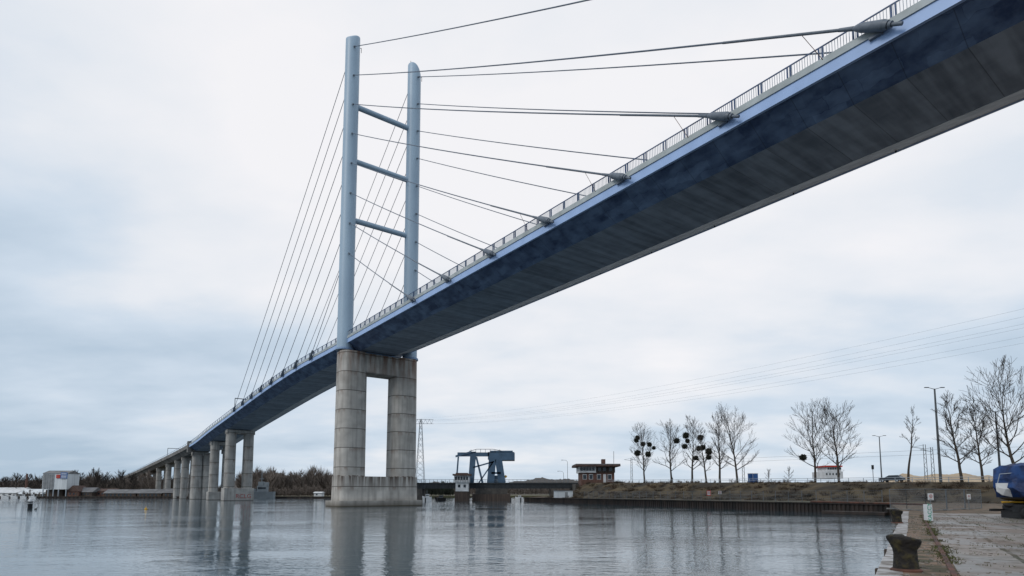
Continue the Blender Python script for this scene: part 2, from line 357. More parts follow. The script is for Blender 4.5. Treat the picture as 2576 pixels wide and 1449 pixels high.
for i in range(900):
    s_=rr.uniform(-10,185); o=rr.uniform(-14,1.0); tq=0
    for (a0,h0),(a1,h1) in zip(prof[:-1],prof[1:]):
        if a0<=o<=a1: tq=h0+(h1-h0)*(o-a0)/(a1-a0)
    top=7.0-1.7*max(s_,0)/121; end=min(1,max(0,(s_+14)/14)); c=C1+CD*s_+CN*o; z=1.55+(top-1.66)*tq*end
    big=rr.random()**2.6; hh=.35+.9*big; rad=.7+1.5*big
    for j in range(int(30+50*big)):
        a=rr.uniform(0,6.28); rd_=rad*rr.random(); x=c.x+rd_*math.cos(a)*.6; y=c.y+rd_*math.sin(a)*.6
        ve+=[(x-.035,y,z),(x+.035,y,z),(c.x+rad*math.cos(a)*rr.uniform(.3,1.2),c.y+rad*math.sin(a)*.8,z+hh*rr.uniform(.4,1.05))]; n=len(ve); fa.append((n-3,n-2,n-1))
bs.v=[V(p) for p in ve]; bs.f=fa; o=bs.build('bramble_scrub','scrub'); o['kind']='stuff'
def strip_wall(name,pts,z0,z1,m,label,cat,step=0.8,depth=.25):
    mb=MB()
    for a,b in zip(pts[:-1],pts[1:]):
        a=V(a);b=V(b);d=b-a;n=max(1,int(d.length/step));d/=n;nn=V((-d.y,d.x)).normalized()
        if nn.dot(V((-1,-1)))<0: nn=-nn
        for i in range(n):
            p=a+d*i;q=a+d*(i+.5)
            c=(p+q)/2+nn*depth/2; mb.hexa((c.x,c.y,(z0+z1)/2),(d.x*.25,d.y*.25,0),(nn.x*depth/2,nn.y*depth/2,0),(0,0,(z1-z0)/2))
        c=(a+b)/2+nn*.15; L_=(b-a)/2; mb.hexa((c.x,c.y,z1+.09),(L_.x,L_.y,0),(nn.x*.35,nn.y*.35,0),(0,0,.1))
        c=(a+b)/2+nn*.02; mb.hexa((c.x,c.y,(z0+z1)/2),(L_.x,L_.y,0),(nn.x*.04,nn.y*.04,0),(0,0,(z1-z0)/2))
    return tag(mb.build(name,m),label,cat)
strip_wall('quay_wall',[A,B],-.5,1.55,'wall_dark','long dark sheet pile wall along the water below the embankment','wall')
strip_wall('far_quay_wall',[V(p) for p in poly[1:9]],-.5,1.1,'wall_dark','low dark quay wall along the far left shore','wall',2.5)
cp=MB(); ED=V((33.6-7.7,49-11.9)).normalized(); EN=V((ED.y,-ED.x))
rc=random.Random(5); s0=-16; E0=V((7.7,11.9))
while s0<48:
    l=rc.uniform(1.6,2.4); c=E0+ED*(s0+l/2)+EN*(.06+rc.uniform(-.02,.02))
    cp.hexa((c.x,c.y,1.57+rc.uniform(-.012,.012)),(ED.x*(l/2-.015),ED.y*(l/2-.015),0),(EN.x*.24,EN.y*.24,0),(0,0,.15)); s0+=l
tag(cp.build('quay_coping','coping',bevel=.02),'pale worn coping stones along the edge of the near quay','kerb')
for i in range(5):
    c=E0+ED*(-2+i*6.5)-EN*.31
    tag(MB().box(c.x,c.y,.5,.2,.2,1.7,rz=.95).build('fender_post','darkwood',at=(c.x,c.y,0),bevel=.03),'dark timber fender post against the outer face of the near quay','post','fender posts of the near quay')
sb=MB(); a=E0+ED*(-25)+EN*1.25; b=E0+ED*46+EN*1.25
sb.add([(a.x,a.y,1.708),(a.x+70,a.y-45,1.708),(b.x+60,b.y-35,1.708),(b.x,b.y,1.708)],[(0,1,2,3)]); struct(sb.build('quay_pavement','slab'))
kb=MB(); a=E0+ED*-8+EN*1.15; b=E0+ED*44+EN*1.15; c=(a+b)/2; kb.hexa((c.x,c.y,1.715),((b-a).x/2,(b-a).y/2,0),(EN.x*.05,EN.y*.05,0),(0,0,.02)); tag(kb.build('iron_rail','rust'),'rusty iron rail set in the quay beside the slabs','rail')
wd=MB(); ve=[];fa=[]
for i in range(11000):
    if rr.random()<.55: sj=rr.uniform(-6,40); oj=1.22+rr.gauss(0,.12)
    else:
        sj=rr.uniform(-6,40); oj=rr.uniform(.5,9)
        if rr.random()<.5: oj=1.25+2.1*round((oj-1.25)/2.1)+rr.gauss(0,.06)
        else: sj=3.2*round(sj/3.2)+rr.gauss(0,.06)
    if math.sin(sj*1.7+oj)+math.sin(sj*.6-oj*2)<-.2: continue
    c=E0+ED*sj+EN*oj; a=rr.uniform(0,6.28); h=rr.uniform(.015,.075)
    ve+=[(c.x,c.y,1.70),(c.x+.03*math.cos(a),c.y+.03*math.sin(a),1.70),(c.x+rr.uniform(-.04,.04),c.y+rr.uniform(-.04,.04),1.70+h)]; n=len(ve); fa.append((n-3,n-2,n-1))
wd.v=[V(p) for p in ve]; wd.f=fa; o=wd.build('weeds','weed'); o['kind']='stuff'
wd=MB()
for i in range(900):
    sj=rr.uniform(-4,36); oj=abs(rr.gauss(0,1.6))+.25; c=E0+ED*sj+EN*oj; s_=rr.uniform(.008,.035)
    wd.hexa((c.x,c.y,1.712),(s_*rr.uniform(.6,1),s_*rr.uniform(-.6,.6),0),(-s_*.5,s_*rr.uniform(.5,1),0),(0,0,s_*.5))
o=wd.build('grit','stone'); o['kind']='stuff'
def hill(name,x0,x1,Y,h,seed,m):
    mb=MB(); r_=random.Random(seed); n=160; vs=[]
    ph=[r_.uniform(0,6) for _ in range(4)]
    for i in range(n+1):
        tt=i/n; x=x0+(x1-x0)*tt
        e=min(1,tt*5,(1-tt)*5)
        hh=h*e*(.75+.15*math.sin(tt*9+ph[0])+.08*math.sin(tt*23+ph[1])+.04*math.sin(tt*61+ph[2])+r_.uniform(-.03,.03))
        vs+=[(x,Y-60,1.2),(x,Y,1.2+hh),(x,Y+120,1.2)]
    mb.add(vs,[(3*i+j,3*i+3+j,3*i+4+j,3*i+1+j) for i in range(n) for j in(0,1)]); return struct(mb.build(name,m,smooth=True))
hill('hills',G(-900,760,5).x,G(560,760,5).x,760,20,1,'hill')
hill('hills',G(520,640,5).x,G(1060,640,5).x,640,26,2,'hill')
hill('hills',G(960,900,5).x,G(1620,900,5).x,900,28,4,'hill')
hill('hills',G(1450,1200,5).x,G(3800,1200,5).x,1200,30,6,'hill')
def wood(name,px0,px1,Y0,Y1,hmin,hmax,n,m,seed,base=1.3,per=70,wr=.10):
    r_=random.Random(seed); mb=MB(); ve=[];fa=[]
    for i in range(n):
        Y=r_.uniform(Y0,Y1); px=px0+(px1-px0)*(i+r_.random())/n; b=G(px,Y,base)
        H=hmin+(hmax-hmin)*(r_.random()**1.3)*(.8+.2*math.sin(px*.05+seed)); W=H*r_.uniform(.24,.42)
        ve+=[(b.x-.25,Y,base),(b.x+.25,Y,base),(b.x,Y,base+H*.9)]; fa.append((len(ve)-3,len(ve)-2,len(ve)-1))
        cz=base+H*.60; rz_=H*.42
        for k in range(per):
            a=r_.uniform(0,6.28); v_=r_.uniform(-.9,1.); rad=math.sqrt(1-v_*v_)*r_.uniform(.6,1.08)
            ex=b.x+W*rad*math.cos(a); ey=Y+W*rad*math.sin(a); ez=cz+rz_*v_*r_.uniform(.75,1.06)
            h0=max(base+H*.1,ez-W*r_.uniform(.5,1.2)); s_=.25; wd_=r_.uniform(.5,1.5)*wr
            x0_=b.x+(ex-b.x)*s_
            ve+=[(x0_-wd_,Y,h0),(x0_+wd_,Y,h0),(ex,ey,ez)]; fa.append((len(ve)-3,len(ve)-2,len(ve)-1))
    mb.v=[V(p) for p in ve]; mb.f=fa
    o=mb.build(name,m); o['kind']='stuff'; return o
wood('bare_woodland',-120,230,420,600,11,19,200,'wood_far',11,per=110,wr=.20)
wood('bare_woodland',215,500,420,600,12,22,210,'wood_far',21,per=110,wr=.20)
wood('bare_woodland',600,850,520,620,12,26,150,'wood_far',12,base=6,per=110,wr=.22)
wood('bare_woodland',520,860,362,400,4,9.5,150,'wood_far',13,per=90,wr=.14)
wood('bare_woodland',1000,1560,600,850,8,18,200,'wood_far',14,per=70,wr=.25)
wood('evergreen_wood',1030,1140,430,470,6,13,34,'evergreen',15,per=150,wr=.3)
wood('evergreen_wood',840,1010,520,600,10,19,44,'evergreen',16,per=150,wr=.3)
wood('bare_woodland',1500,2620,900,1100,8,17,220,'wood_far',17,base=12,per=60,wr=.35)
wood('shore_bushes',40,520,366,372,2,5.5,120,'wood_far',18,per=50,wr=.12)
# ---------------------------------------------------------------- bridge axis
TA=.7312; CA=math.cos(ALPHA)
pts=[(747,931,172),(685,971,191),(640,1003,208),(590,1040,230),(530,1084,260),(485,1119,292),(440,1144,335),(385,1170,405),(330,1195,520),(285,1212,680)]
K=[(145,-43.5,42.0)]+[(Y,P(px,py,Y).x,zz(py,Y)) for px,py,Y in pts]
KT=[]
for i in range(len(K)):
    if i==0: KT.append((-TA,.0))
    elif i==len(K)-1: KT.append(((K[i][1]-K[i-1][1])/(K[i][0]-K[i-1][0]),(K[i][2]-K[i-1][2])/(K[i][0]-K[i-1][0])))
    else: KT.append(((K[i+1][1]-K[i-1][1])/(K[i+1][0]-K[i-1][0]),(K[i+1][2]-K[i-1][2])/(K[i+1][0]-K[i-1][0])))
def axis(Y):
    if Y<=145: return V((-43.5+(145-Y)*TA,Y,42.0-.014*(145-Y)/CA))
    for i in range(len(K)-1):
        if Y<=K[i+1][0] or i==len(K)-2:
            h=K[i+1][0]-K[i][0]; u=(Y-K[i][0])/h
            h0=2*u**3-3*u*u+1;h1=u**3-2*u*u+u;h2=-2*u**3+3*u*u;h3=u**3-u*u
            return V((h0*K[i][1]+h1*h*KT[i][0]+h2*K[i+1][1]+h3*h*KT[i+1][0],Y,h0*K[i][2]+h1*h*KT[i][1]+h2*K[i+1][2]+h3*h*KT[i+1][1]))
def frame(Y):
    a=axis(Y-1);b=axis(Y+1); T=V((b.x-a.x,b.y-a.y,0)).normalized(); Pp=V((T.y,-T.x,0)); return axis(Y),T,Pp
def sec(Y,poly):
    r,T,Pp=frame(Y); return [r+Pp*o+V((0,0,h)) for o,h in poly]
def sweep(mb,Ys,poly): return mb.loft([sec(Y,poly) for Y in Ys])
Ys1=[-75+5*i for i in range(44)]+[146+4*i for i in range(39)]+[300]
Ys2=[300.05]+[305+8*i for i in range(46)]
W=18.1; W2=13.
bridge=thing('cable_stayed_bridge','high pale blue cable stayed road bridge crossing the harbour on twin pylons','bridge',(-43.5,145,0))
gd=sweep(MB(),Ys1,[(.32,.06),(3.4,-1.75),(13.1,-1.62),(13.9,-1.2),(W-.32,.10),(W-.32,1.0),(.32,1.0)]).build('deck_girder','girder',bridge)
sweep(MB(),Ys1,[(13.12,-1.66),(W-.34,.03),(W-.34,.07),(13.12,-1.60)]).build('cantilever_soffit','soffit',bridge)  # thin sheet over the girder's far slope; its pale tone paints in sky light
fa=MB(); sweep(fa,Ys1,[(0,0),(0,1.1),(.31,1.1),(.31,0)]); fa.build('edge_beam','fascia',bridge)
fb=MB(); sweep(fb,Ys1,[(W-.31,0),(W-.31,1.1),(W,1.1),(W,0)]); fb.build('edge_beam','fascia',bridge)
for a_,b_ in ((-.12,.5),(W-.5,W+.12)):
    pp=MB(); sweep(pp,Ys1,[(a_,1.104),(a_+.05,1.80),(b_-.05,1.80),(b_,1.104)]); pp.build('parapet','parapet',bridge)
sweep(MB(),Ys1,[(.5,1.11),(.5,1.4),(W-.5,1.4),(W-.5,1.11)]).build('roadway','asphalt',bridge)
def railing(o,fine):
    posts=MB();bars=MB(); top=MB()
    sweep(top,Ys1,[(o-.04,3.02),(o-.04,3.13),(o+.04,3.13),(o+.04,3.02)]); rl=top.build('handrail','rail_blue',bridge)
    lo=MB(); sweep(lo,Ys1,[(o-.02,1.9),(o-.02,1.96),(o+.02,1.96),(o+.02,1.9)]); lo.build('bottom_rail','rail_blue',rl)
    Y=36.
    while Y<300:
        r,T,Pp=frame(Y)
        a,b=r+Pp*o-T*.16,r+Pp*o+T*.16
        posts.hexa((a.x,a.y,r.z+2.42),T*.055,Pp*.06,(0,0,.68)); posts.hexa((b.x,b.y,r.z+2.42),T*.055,Pp*.06,(0,0,.68))
        Y+=2.9*CA
    posts.each('railing_post','rail_blue',rl,95,'railing_posts')
    if fine:
        Y=38.
        while Y<145:
            r,T,Pp=frame(Y); c=r+Pp*o; bars.hexa((c.x,c.y,r.z+2.46),T*.02,Pp*.02,(0,0,.56)); Y+=.24*CA
        while Y<235:
            r,T,Pp=frame(Y); c=r+Pp*o; bars.hexa((c.x,c.y,r.z+2.46),T*.03,Pp*.03,(0,0,.56)); Y+=.7*CA
        bars.each('baluster','rail_grey',rl,95,'balusters')
railing(.18,True); railing(W-.18,False)
dr=MB()
for k in range(14):
    r,T,Pp=frame(30+k*9); c=r+Pp*(W-.8); dr.tube((c.x,c.y,r.z+.3),(c.x,c.y,r.z-.35),.09,n=6)
dr.each('drain_spout','black',bridge)
TT=V((-math.sin(ALPHA),math.cos(ALPHA),0)); PP=V((math.cos(ALPHA),math.sin(ALPHA),0))
N0=V((-43.5,145,0)); N1=N0+PP*18.5
for base,dirv,ztop,drop in ((N0,(-PP*.6-TT*.5).normalized(),128.2,1.6),(N1,PP,128.2,3.6)):
    mb=MB(); n=36; rings=[]
    for z in (40.2,70,100,ztop-4.5):
        rad=2.0-.10*(z-40)/88; rings.append([base+PP*rad*math.cos(6.2832*i/n)+TT*rad*math.sin(6.2832*i/n)+V((0,0,z)) for i in range(n)])
    for sc_,dz in ((1.0,0),(.97,.18),(.85,.36),(.5,.5),(.02,.55)):
        ring=[]
        for i in range(n):
            q_=PP*1.9*sc_*math.cos(6.2832*i/n)+TT*1.9*sc_*math.sin(6.2832*i/n); u=q_.dot(dirv)/1.9
            ring.append(base+q_+V((0,0,ztop-.55+dz-drop*max(0.,(u+1)/2)**2.2)))
        rings.append(ring)
    mb.loft(rings); py=mb.build('pylon','pylon',bridge,smooth=True)
    am=MB(); tp=base-dirv*1.2; am.tube(tp+V((0,0,ztop-.8)),tp+V((0,0,ztop+.8)),.07,n=5); am.build('aerial','black',py)
    am=MB(); am.path([base+PP*1.8+V((0,0,ztop-3)),base+PP*2.4+V((0,0,ztop-2.6)),base+PP*2.4+V((0,0,ztop-4))],.07,5); am.build('lifting_bracket','black',py)
for z in (108.0,92.4,75.9):
    MB().tube(N0+PP*1.2+V((0,0,z)),N1-PP*1.2+V((0,0,z)),.72,n=20).build('cross_beam','pylon',bridge,smooth=True)
for bse in (N0,N1):
    MB().loft([[bse+PP*2.35*math.cos(6.2832*i/28)+TT*2.35*math.sin(6.2832*i/28)+V((0,0,z)) for i in range(28)] for z in (40.21,40.7)]).build('pylon_collar','pylon2',bridge)
bb=MB(); c=N0+PP*9.25; bb.hexa((c.x,c.y,40.05),PP*9.6,TT*1.9,(0,0,.17)); bb.build('bearing_beam','pylon2',bridge)
def rrect(c,a,b,z,e=4.5,n=36,P_=PP,T_=TT):
    out=[]
    for i in range(n):
        u=2*math.pi*i/n; cu,su=math.cos(u),math.sin(u)
        out.append(V((c.x,c.y,0))+P_*a*math.copysign(abs(cu)**(2/e),cu)+T_*b*math.copysign(abs(su)**(2/e),su)+V((0,0,z)))
    return out
l1=N0+PP*2.05; l2=N0+PP*16.45
for l in (l1,l2):
    MB().loft([rrect(l,3.75,3.5,1.0,2.9),rrect(l,3.7,3.4,20,2.9),rrect(l,3.6,3.3,39.86,2.9)]).build('pier_leg','pier',bridge,smooth=True)
c=N0+PP*9.25
MB().hexa((c.x,c.y,37.2),PP*5.6,TT*2.8,(0,0,2.6)).build('pier_cap','pier',bridge,bevel=.3)
MB().loft([rrect(c,10.9,3.9,1.0,7),rrect(c,10.85,3.8,7.6,7)]).build('pier_base','pier',bridge,smooth=True)
MB().loft([rrect(c,11.9,5.3,-1,9),rrect(c,11.9,5.3,1.45,9)]).build('pier_plinth','pier',bridge,smooth=True,label='dark stained plinth at water level')
def cable(top,low,name='stay_cable',front=True,thick=True):
    d=(top-low); Ln=d.length; mb=MB(); n=10; pts_=[]
    for i in range(n+1):
        k=i/n; p=low+d*k; p=p-V((0,0,4*.0045*Ln*k*(1-k))); pts_.append(p)
    mb.path(pts_,.095 if front else .085,6)
    cb=mb.build(name,'cable',bridge,smooth=True)
    an=MB(); q0=(pts_[1]-pts_[0]).normalized()
    if thick:
        an.tube(low+q0*3.0,low+q0*(min(17,Ln*.3)),.13,.12,10); an.tube(low+q0*2.9,low+q0*4.2,.19,.15,12)
        an.tube(low+q0*.3,low+q0*2.1,.44,.38,18); an.tube(low+q0*2.1,low+q0*2.9,.38,.17,18)
        an.tube(low+q0*-.05,low+q0*.3,.34,.43,18); an.tube(low-q0*1.2,low,.15,.15,12); an.tube(low-q0*.35,low-q0*.12,.28,.28,12)
    else:
        an.tube(low-q0*.3,low+q0*2.6,.42,.3,10); an.tube(low-q0*.9,low-q0*.3,.17,.17,8)
    an.build('anchor_socket','anchor',cb,smooth=True)
    q1=(pts_[-2]-pts_[-1]).normalized(); MB().tube(top-q1*.3,top+q1*.9,.24,.2,10).build('cable_collar','anchor',cb,smooth=True)
tops=[CZ+62.4+8.26*k for k in range(8)]
for k in range(8):
    z=tops[k]
    Yf=145-(40.4+14.28*k)*CA; r,T,Pp=frame(Yf)
    Yb=163+9.5*k; rb,Tb,Pb=frame(Yb)
    for plane in (0,1):
        base=N0 if plane==0 else N1
        of=-.55 if plane==0 else W+.55
        lo=r+Pp*of+V((0,0,1.0)); cable(base-TT*1.75+PP*(-.3 if plane==0 else .3)+V((0,0,z)),lo,thick=True)
        lb=rb+Pb*of+V((0,0,1.0)); cable(base+TT*1.75+V((0,0,z)),lb,front=False,thick=False)
bk=MB()
for k in range(8):
    for Yk in (145-(40.4+14.28*k)*CA,163+9.5*k):
        r,T,Pp=frame(Yk)
        for of in (-.16,W+.16): c=r+Pp*of+T*1.0; bk.hexa((c.x,c.y,r.z+.95),T*.5,Pp*.14,(0,0,.12))
bk.each('anchor_bracket','anchor',bridge)
rd=MB()
for k in range(3,8):
    Yf=145-(40.4+14.28*k)*CA; r,T,Pp=frame(Yf); top=N0+V((0,0,tops[k])); lo=r-Pp*.55+V((0,0,1.0)); d=(top-lo).normalized()
    q=lo+d*8; r2,_,P2=frame(q.y-1.0); rd.tube(q,r2-P2*.1+V((0,0,1.6)),.028,n=5)
rd.each('cable_damper','rust',bridge)
# viaduct
via=thing('approach_viaduct','long curving grey concrete viaduct leading to the cable stayed bridge','bridge',(axis(300).x,300,0))
sweep(MB(),Ys2,[(.3,.0),(2.6,-2.1),(9.8,-2.1),(W2-.3,0),(W2-.3,1.2),(.3,1.2)]).build('viaduct_deck','viaduct',via)
for a_ in (0,W2-.3):
    k=MB(); sweep(k,Ys2,[(a_,-.1),(a_,1.9),(a_+.3,1.9),(a_+.3,-.1)]); k.build('viaduct_parapet','viaduct',via)
for o_ in (.15,W2-.15):
    k=MB(); sweep(k,Ys2,[(o_-.04,2.8),(o_-.04,2.9),(o_+.04,2.9),(o_+.04,2.8)]); hr=k.build('handrail','rail_blue',via)
    k=MB(); Y=301
    while Y<600:
        r,T,Pp=frame(Y); c=r+Pp*o_; k.hexa((c.x,c.y,r.z+2.4),T*.05,Pp*.05,(0,0,.5)); Y+=4
    k.each('railing_post','rail_blue',hr)
r,T,Pp=frame(301)
for o_ in (.3,W-1): c=r+Pp*o_; MB().hexa((c.x,c.y,r.z+.3),T*1.6,Pp*.9,(0,0,3.0)).build('end_block','viaduct',via,bevel=.1)
def pier(Y,parent,cc,half,colw,blockh,depth=-1.8):
    r,T,Pp=frame(Y); c=r+Pp*cc; c.z=0; top=r.z+depth
    o=MB().hexa((c.x,c.y,top-.9),Pp*(half+colw*1.0),T*colw*.9,(0,0,.88)).build('pier_cap','pier2',parent,bevel=.1)
    for sg in (-1,1):
        p=c+Pp*sg*half; MB().loft([rrect(p,colw,colw*1.05,-.5,3.2,24,Pp,T),rrect(p,colw*.93,colw,top-.01,3.2,24,Pp,T)]).build('pier_column','pier2',o,smooth=True)
    if blockh: MB().hexa((c.x,c.y,blockh/2-.5),Pp*(half+colw*1.15),T*colw*1.2,(0,0,blockh/2+.5)).build('pier_base','pier2',o,bevel=.15)
    return o,c,Pp,T
p2,c2,Pp2,T2=pier(249,bridge,9.0,3.7,2.15,5.6)
q_=c2-T2*2.61; text('graffiti','RCLG',2.6,V((q_.x+Pp2.x*1.8,q_.y+Pp2.y*1.8,1.9)),Matrix(((Pp2.x,0,-T2.x),(Pp2.y,0,-T2.y),(0,1,0))),'sprayred',p2)
pier(273,bridge,8.4,2.8,2.1,4)
pier(303,via,7.2,2.4,2.6,0,depth=-2.1)
for Y in (328,346,372,405,450,500,555): pier(Y,via,6.2,2.3,1.7,0,depth=-2.1)
for Y,lab in ((232,'thin sign gantry over the roadway where the back stays end'),(360,'thin sign gantry over the curved concrete viaduct')):
    r,T,Pp=frame(Y); g_=thing('sign_gantry',lab,'gantry',r+V((0,0,1.4))); a=r+Pp*.6+V((0,0,1.4)); b=r+Pp*7+V((0,0,1.4))
    MB().tube(a,a+V((0,0,5.5)),.16,n=6).tube(b,b+V((0,0,5.5)),.16,n=6).each('gantry_post','lattice',g_); MB().tube(a+V((0,0,5.5)),b+V((0,0,5.5)),.2,n=6).build('gantry_beam','lattice',g_)
# ---------------------------------------------------------------- bare trees
def tube3(v,f,p0,p1,r0,r1,n):
    d=(p1-p0)
    if d.length<1e-5: return
    d.normalize(); u=d.cross(V((.3,.9,.1))).normalized(); w_=d.cross(u); b=len(v)
    for p,r_ in((p0,r0),(p1,r1)):
        for i in range(n):
            a=6.2832*i/n; v.append(p+u*(r_*math.cos(a))+w_*(r_*math.sin(a)))
    for i in range(n): f.append((b+i,b+(i+1)%n,b+n+(i+1)%n,b+n+i))
def bare_tree(base,H,W_,seed,label,mist=0,limbs=13,levels=3,group=None,lean=0,low=.28,minr=.022,name='bare_tree',dense=.45):
    r_=random.Random(seed); root=thing(name,label,'tree',base,group)
    tv,tf,cv,cf=[],[],[],[]; tips=[]
    def rv(k): return V((r_.uniform(-k,k),r_.uniform(-k,k),r_.uniform(-k,k)))
    def rec(p,d,Ln,r0,lvl):
        ns=4 if lvl<3 else 3
        for i in range(ns):
            d=(d+rv(.20)+V((0,0,.10))).normalized(); q=p+d*Ln/ns; r1=max(r0*.8,minr)
            tube3(cv,cf,p,q,r0,r1,4 if lvl<2 else 3)
            if lvl<levels and (i>0 or lvl==1):
                for _ in range(2 if r_.random()<dense else 1):
                    sd_=(d+rv(.80)).normalized(); sd_.z=abs(sd_.z)*.8+.10; sd_.normalize()
                    rec(q,sd_,Ln*r_.uniform(.40,.62),max(r1*.62,minr),lvl+1)
            p=q; r0=r1
        if lvl<levels: rec(p,d,Ln*.5,max(r0*.8,minr),lvl+1)
        if lvl==2: tips.append(V(p))
    p=V(base)-V((0,0,.3)); d=V((lean,0,1)).normalized(); n=9; r0=H*.0165
    hs=[]
    for i in range(n):
        d=(d+V((r_.uniform(-.07,.07),r_.uniform(-.07,.07),.10))).normalized(); q=p+d*H*.80/n; r1=H*.0165*(1-(i+1)/n*.80)
        tube3(tv,tf,p,q,r0,r1,8); hs.append((V(p),V(q),r1,(i+1)/n)); p=q; r0=r1
    for k in range(limbs):
        tt=low+(1-low)*(k+r_.random()*.7)/limbs; i=min(n-1,int(tt*n)); a,b,rr_,_=hs[i]; pt=a.lerp(b,tt*n-i if tt*n-i<=1 else 1)
        ang=k*2.4+r_.uniform(-.5,.5); el=R(24+40*tt+r_.uniform(-10,10)); pr_=math.sin(math.pi*min(1,max(.12,(tt-low*.55)/(1.12-low*.55))))**.6
        Ln=W_*.50*(.55+.45*pr_); rec(pt,V((math.cos(ang)*math.cos(el),math.sin(ang)*math.cos(el),math.sin(el))),Ln*.85,max(rr_*.55,.05),1)
    rec(p,d,H*.14,r0,1)
    def mk(nm,v,f,m_):
        b=MB(); b.v=v;b.f=f; return b.build(nm,m_,root,smooth=False)
    mk('trunk',tv,tf,'bark'); mk('crown',cv,cf,'twig')
    r_.shuffle(tips)
    tips=[q for q in tips if q.z>base.z+H*.3 and q.z<base.z+H*.86]
    for k in range(mist):
        c=tips[k%len(tips)].lerp(V((base.x,base.y,tips[k%len(tips)].z)),.25); R0=r_.uniform(.65,1.15); b=MB()
        for j in range(220):
            u=rv(1).normalized(); s2=u.orthogonal().normalized()*.07; e_=c+u*R0*r_.uniform(.85,1.08); b.add([c+u*.05-s2,c+u*.05+s2,e_+s2*1.2,e_-s2*1.2],[(0,1,2,3)])
        b.lathe(c,[(.02,-R0*.85),(R0*.55,-R0*.6),(R0*.8,0),(R0*.55,R0*.6),(.02,R0*.85)],10); b.build('mistletoe_clump','mistle',root)
    return root
TL=[(1622,1074,72,7,'slim bare tree hung with mistletoe, first tree right of the flat roofed signal building',0),
(1690,1062,72,1,'bare tree with one mistletoe clump, left edge of the embankment group',0),
(1742,1050,66,6,'bare tree carrying the most mistletoe in the embankment group',0),
(1778,1068,48,3,'thin bare tree with mistletoe just right of the most mistletoe laden one',0),
(1812,1038,62,0,'tall slender bare tree without mistletoe in the embankment group',0),
(1856,1042,112,0,'broad spreading bare tree at the right end of the embankment group',0),
(2052,1030,115,1,'wide bare tree on the embankment, left of a pair beside the red and white wheelhouse',0),
(2112,1026,110,0,'wide bare tree on the embankment, right of a pair beside the red and white wheelhouse',0),
(2287,1026,46,0,'small thin bare tree standing alone left of the tallest street lamp',0),
(2422,985,80,0,'bare tree with a slim leaning trunk right of the tallest street lamp',0),
(2476,1010,84,0,'low leaning bare tree left of the large tree at the right edge',-.12),
(2566,945,170,0,'large dark bare tree at the right edge of the picture above the covered boat',-.15)]
for i,(px,ty,wpx,mi,lab,ln) in enumerate(TL):
    b=crest(px,3+(i%3)*1.5); H=zz(ty,b.y)-b.z; W_=wpx*b.y/F
    lone=(wpx==46)
    bare_tree(b,H*1.0,W_*1.15,40+i,lab,mi,limbs=7 if lone else (12 if wpx<50 else 18),lean=ln,low=.58 if lone else .24,minr=.024,dense=.2 if lone else .5)
for i,(px,ty,Y) in enumerate([(232,1188,385),(262,1196,390),(300,1192,400),(70,1200,400),(40,1198,380),(330,1198,395),(192,1192,392),(12,1205,384),(95,1203,395)]):
    b=G(px,Y,1.3); H=zz(ty,Y)-1.3
    bare_tree(b,H,H*.75,80+i,'brown bare tree in the row behind the left shore sheds',0,limbs=14,levels=3,group='bare trees behind the left shore sheds',minr=.06,dense=.6)
for i,(px,ty,off) in enumerate([(1985,1172,6),(1935,1178,8)]):
    b=crest(px,off); H=zz(ty,b.y)-b.z; bare_tree(b,H,H*.7,95+i,['small bare sapling on the embankment left of the tree pair','small bare shrub on the embankment right of the mistletoe group'][i],0,limbs=9,levels=2,low=.15)
# ---------------------------------------------------------------- bascule bridge
Yb=236.
bas=thing('bascule_bridge','low dark bascule bridge with a blue grey steel lifting tower','bridge',G(1220,Yb,0))
k=MB(); k.pbox(985,1490,1214,1217,Yb,9); k.pbox(985,1490,1217.5,1229,Yb+.3,.7); k.pbox(985,1490,1217.5,1229,Yb+8,.7)
for px in range(990,1490,9): k.pbox(px,px+1.6,1217,1229.5,Yb+.1,.3)
k.build('bridge_girder','teal_d',bas)
k=MB()
for px in range(990,1490,10): k.pbox(px,px+.8,1206,1214,Yb+.2,.12)
k.pbox(985,1490,1206,1206.9,Yb+.15,.12); k.pbox(985,1490,1210,1210.7,Yb+.15,.1); k.build('bridge_railing','lattice',bas)
for a_ in ((1196,1276,1229.5,Yb-1,11),(1045,1062,1229.5,Yb,9),(1385,1400,1229.5,Yb,9),(1440,1495,1217,Yb-.5,10)):
    k=MB(); k.pbox(a_[0],a_[1],a_[2],1262,a_[3],a_[4],z0=-1); k.build('bridge_pier','darkstone',bas)
k=MB(); k.pbox(1188,1284,1243,1262,Yb-2.5,14,z0=-1); k.build('fender_deck','darkwood',bas)
k=MB(); 
def bar(a,b,wd,dp=.35): 
    k.hexa((a+b)/2,(b-a)/2,V((wd/2,0,0)) if abs((b-a).z)>abs((b-a).x) else V((0,0,wd/2)),V((0,dp,0)))
for dy in (0,7):
    y_=Yb+.5+dy
    k.pbox(1227,1294,1137,1156,y_,1.6)
    k.pbox(1150,1230,1138,1148,y_,1.0)
    bar(P(1185,1214,y_),P(1190,1148,y_),2.4); bar(P(1234,1214,y_),P(1239,1156,y_),3.0); bar(P(1263,1214,y_),P(1254,1156,y_),3.0)
    bar(P(1190,1176,y_),P(1240,1162,y_),.6); bar(P(1198,1149,y_),P(1214,1214,y_),.8); bar(P(1153,1149,y_),P(1148,1214,y_),.6); bar(P(1205,1214,y_),P(1242,1160,y_),.6)
    bar(P(1146,1148,y_),P(1186,1137,y_),.8); bar(P(1236,1190,y_),P(1260,1190,y_),.8)
k.pbox(1232,1290,1133.5,1138,Yb+.5,8.6); k.pbox(1229,1262,1142,1160,Yb+2,5.5); k.pbox(1183,1196,1136,1140,Yb+.5,8); k.pbox(1234,1262,1196,1214,Yb+1,6)
k.build('lifting_tower','teal',bas)
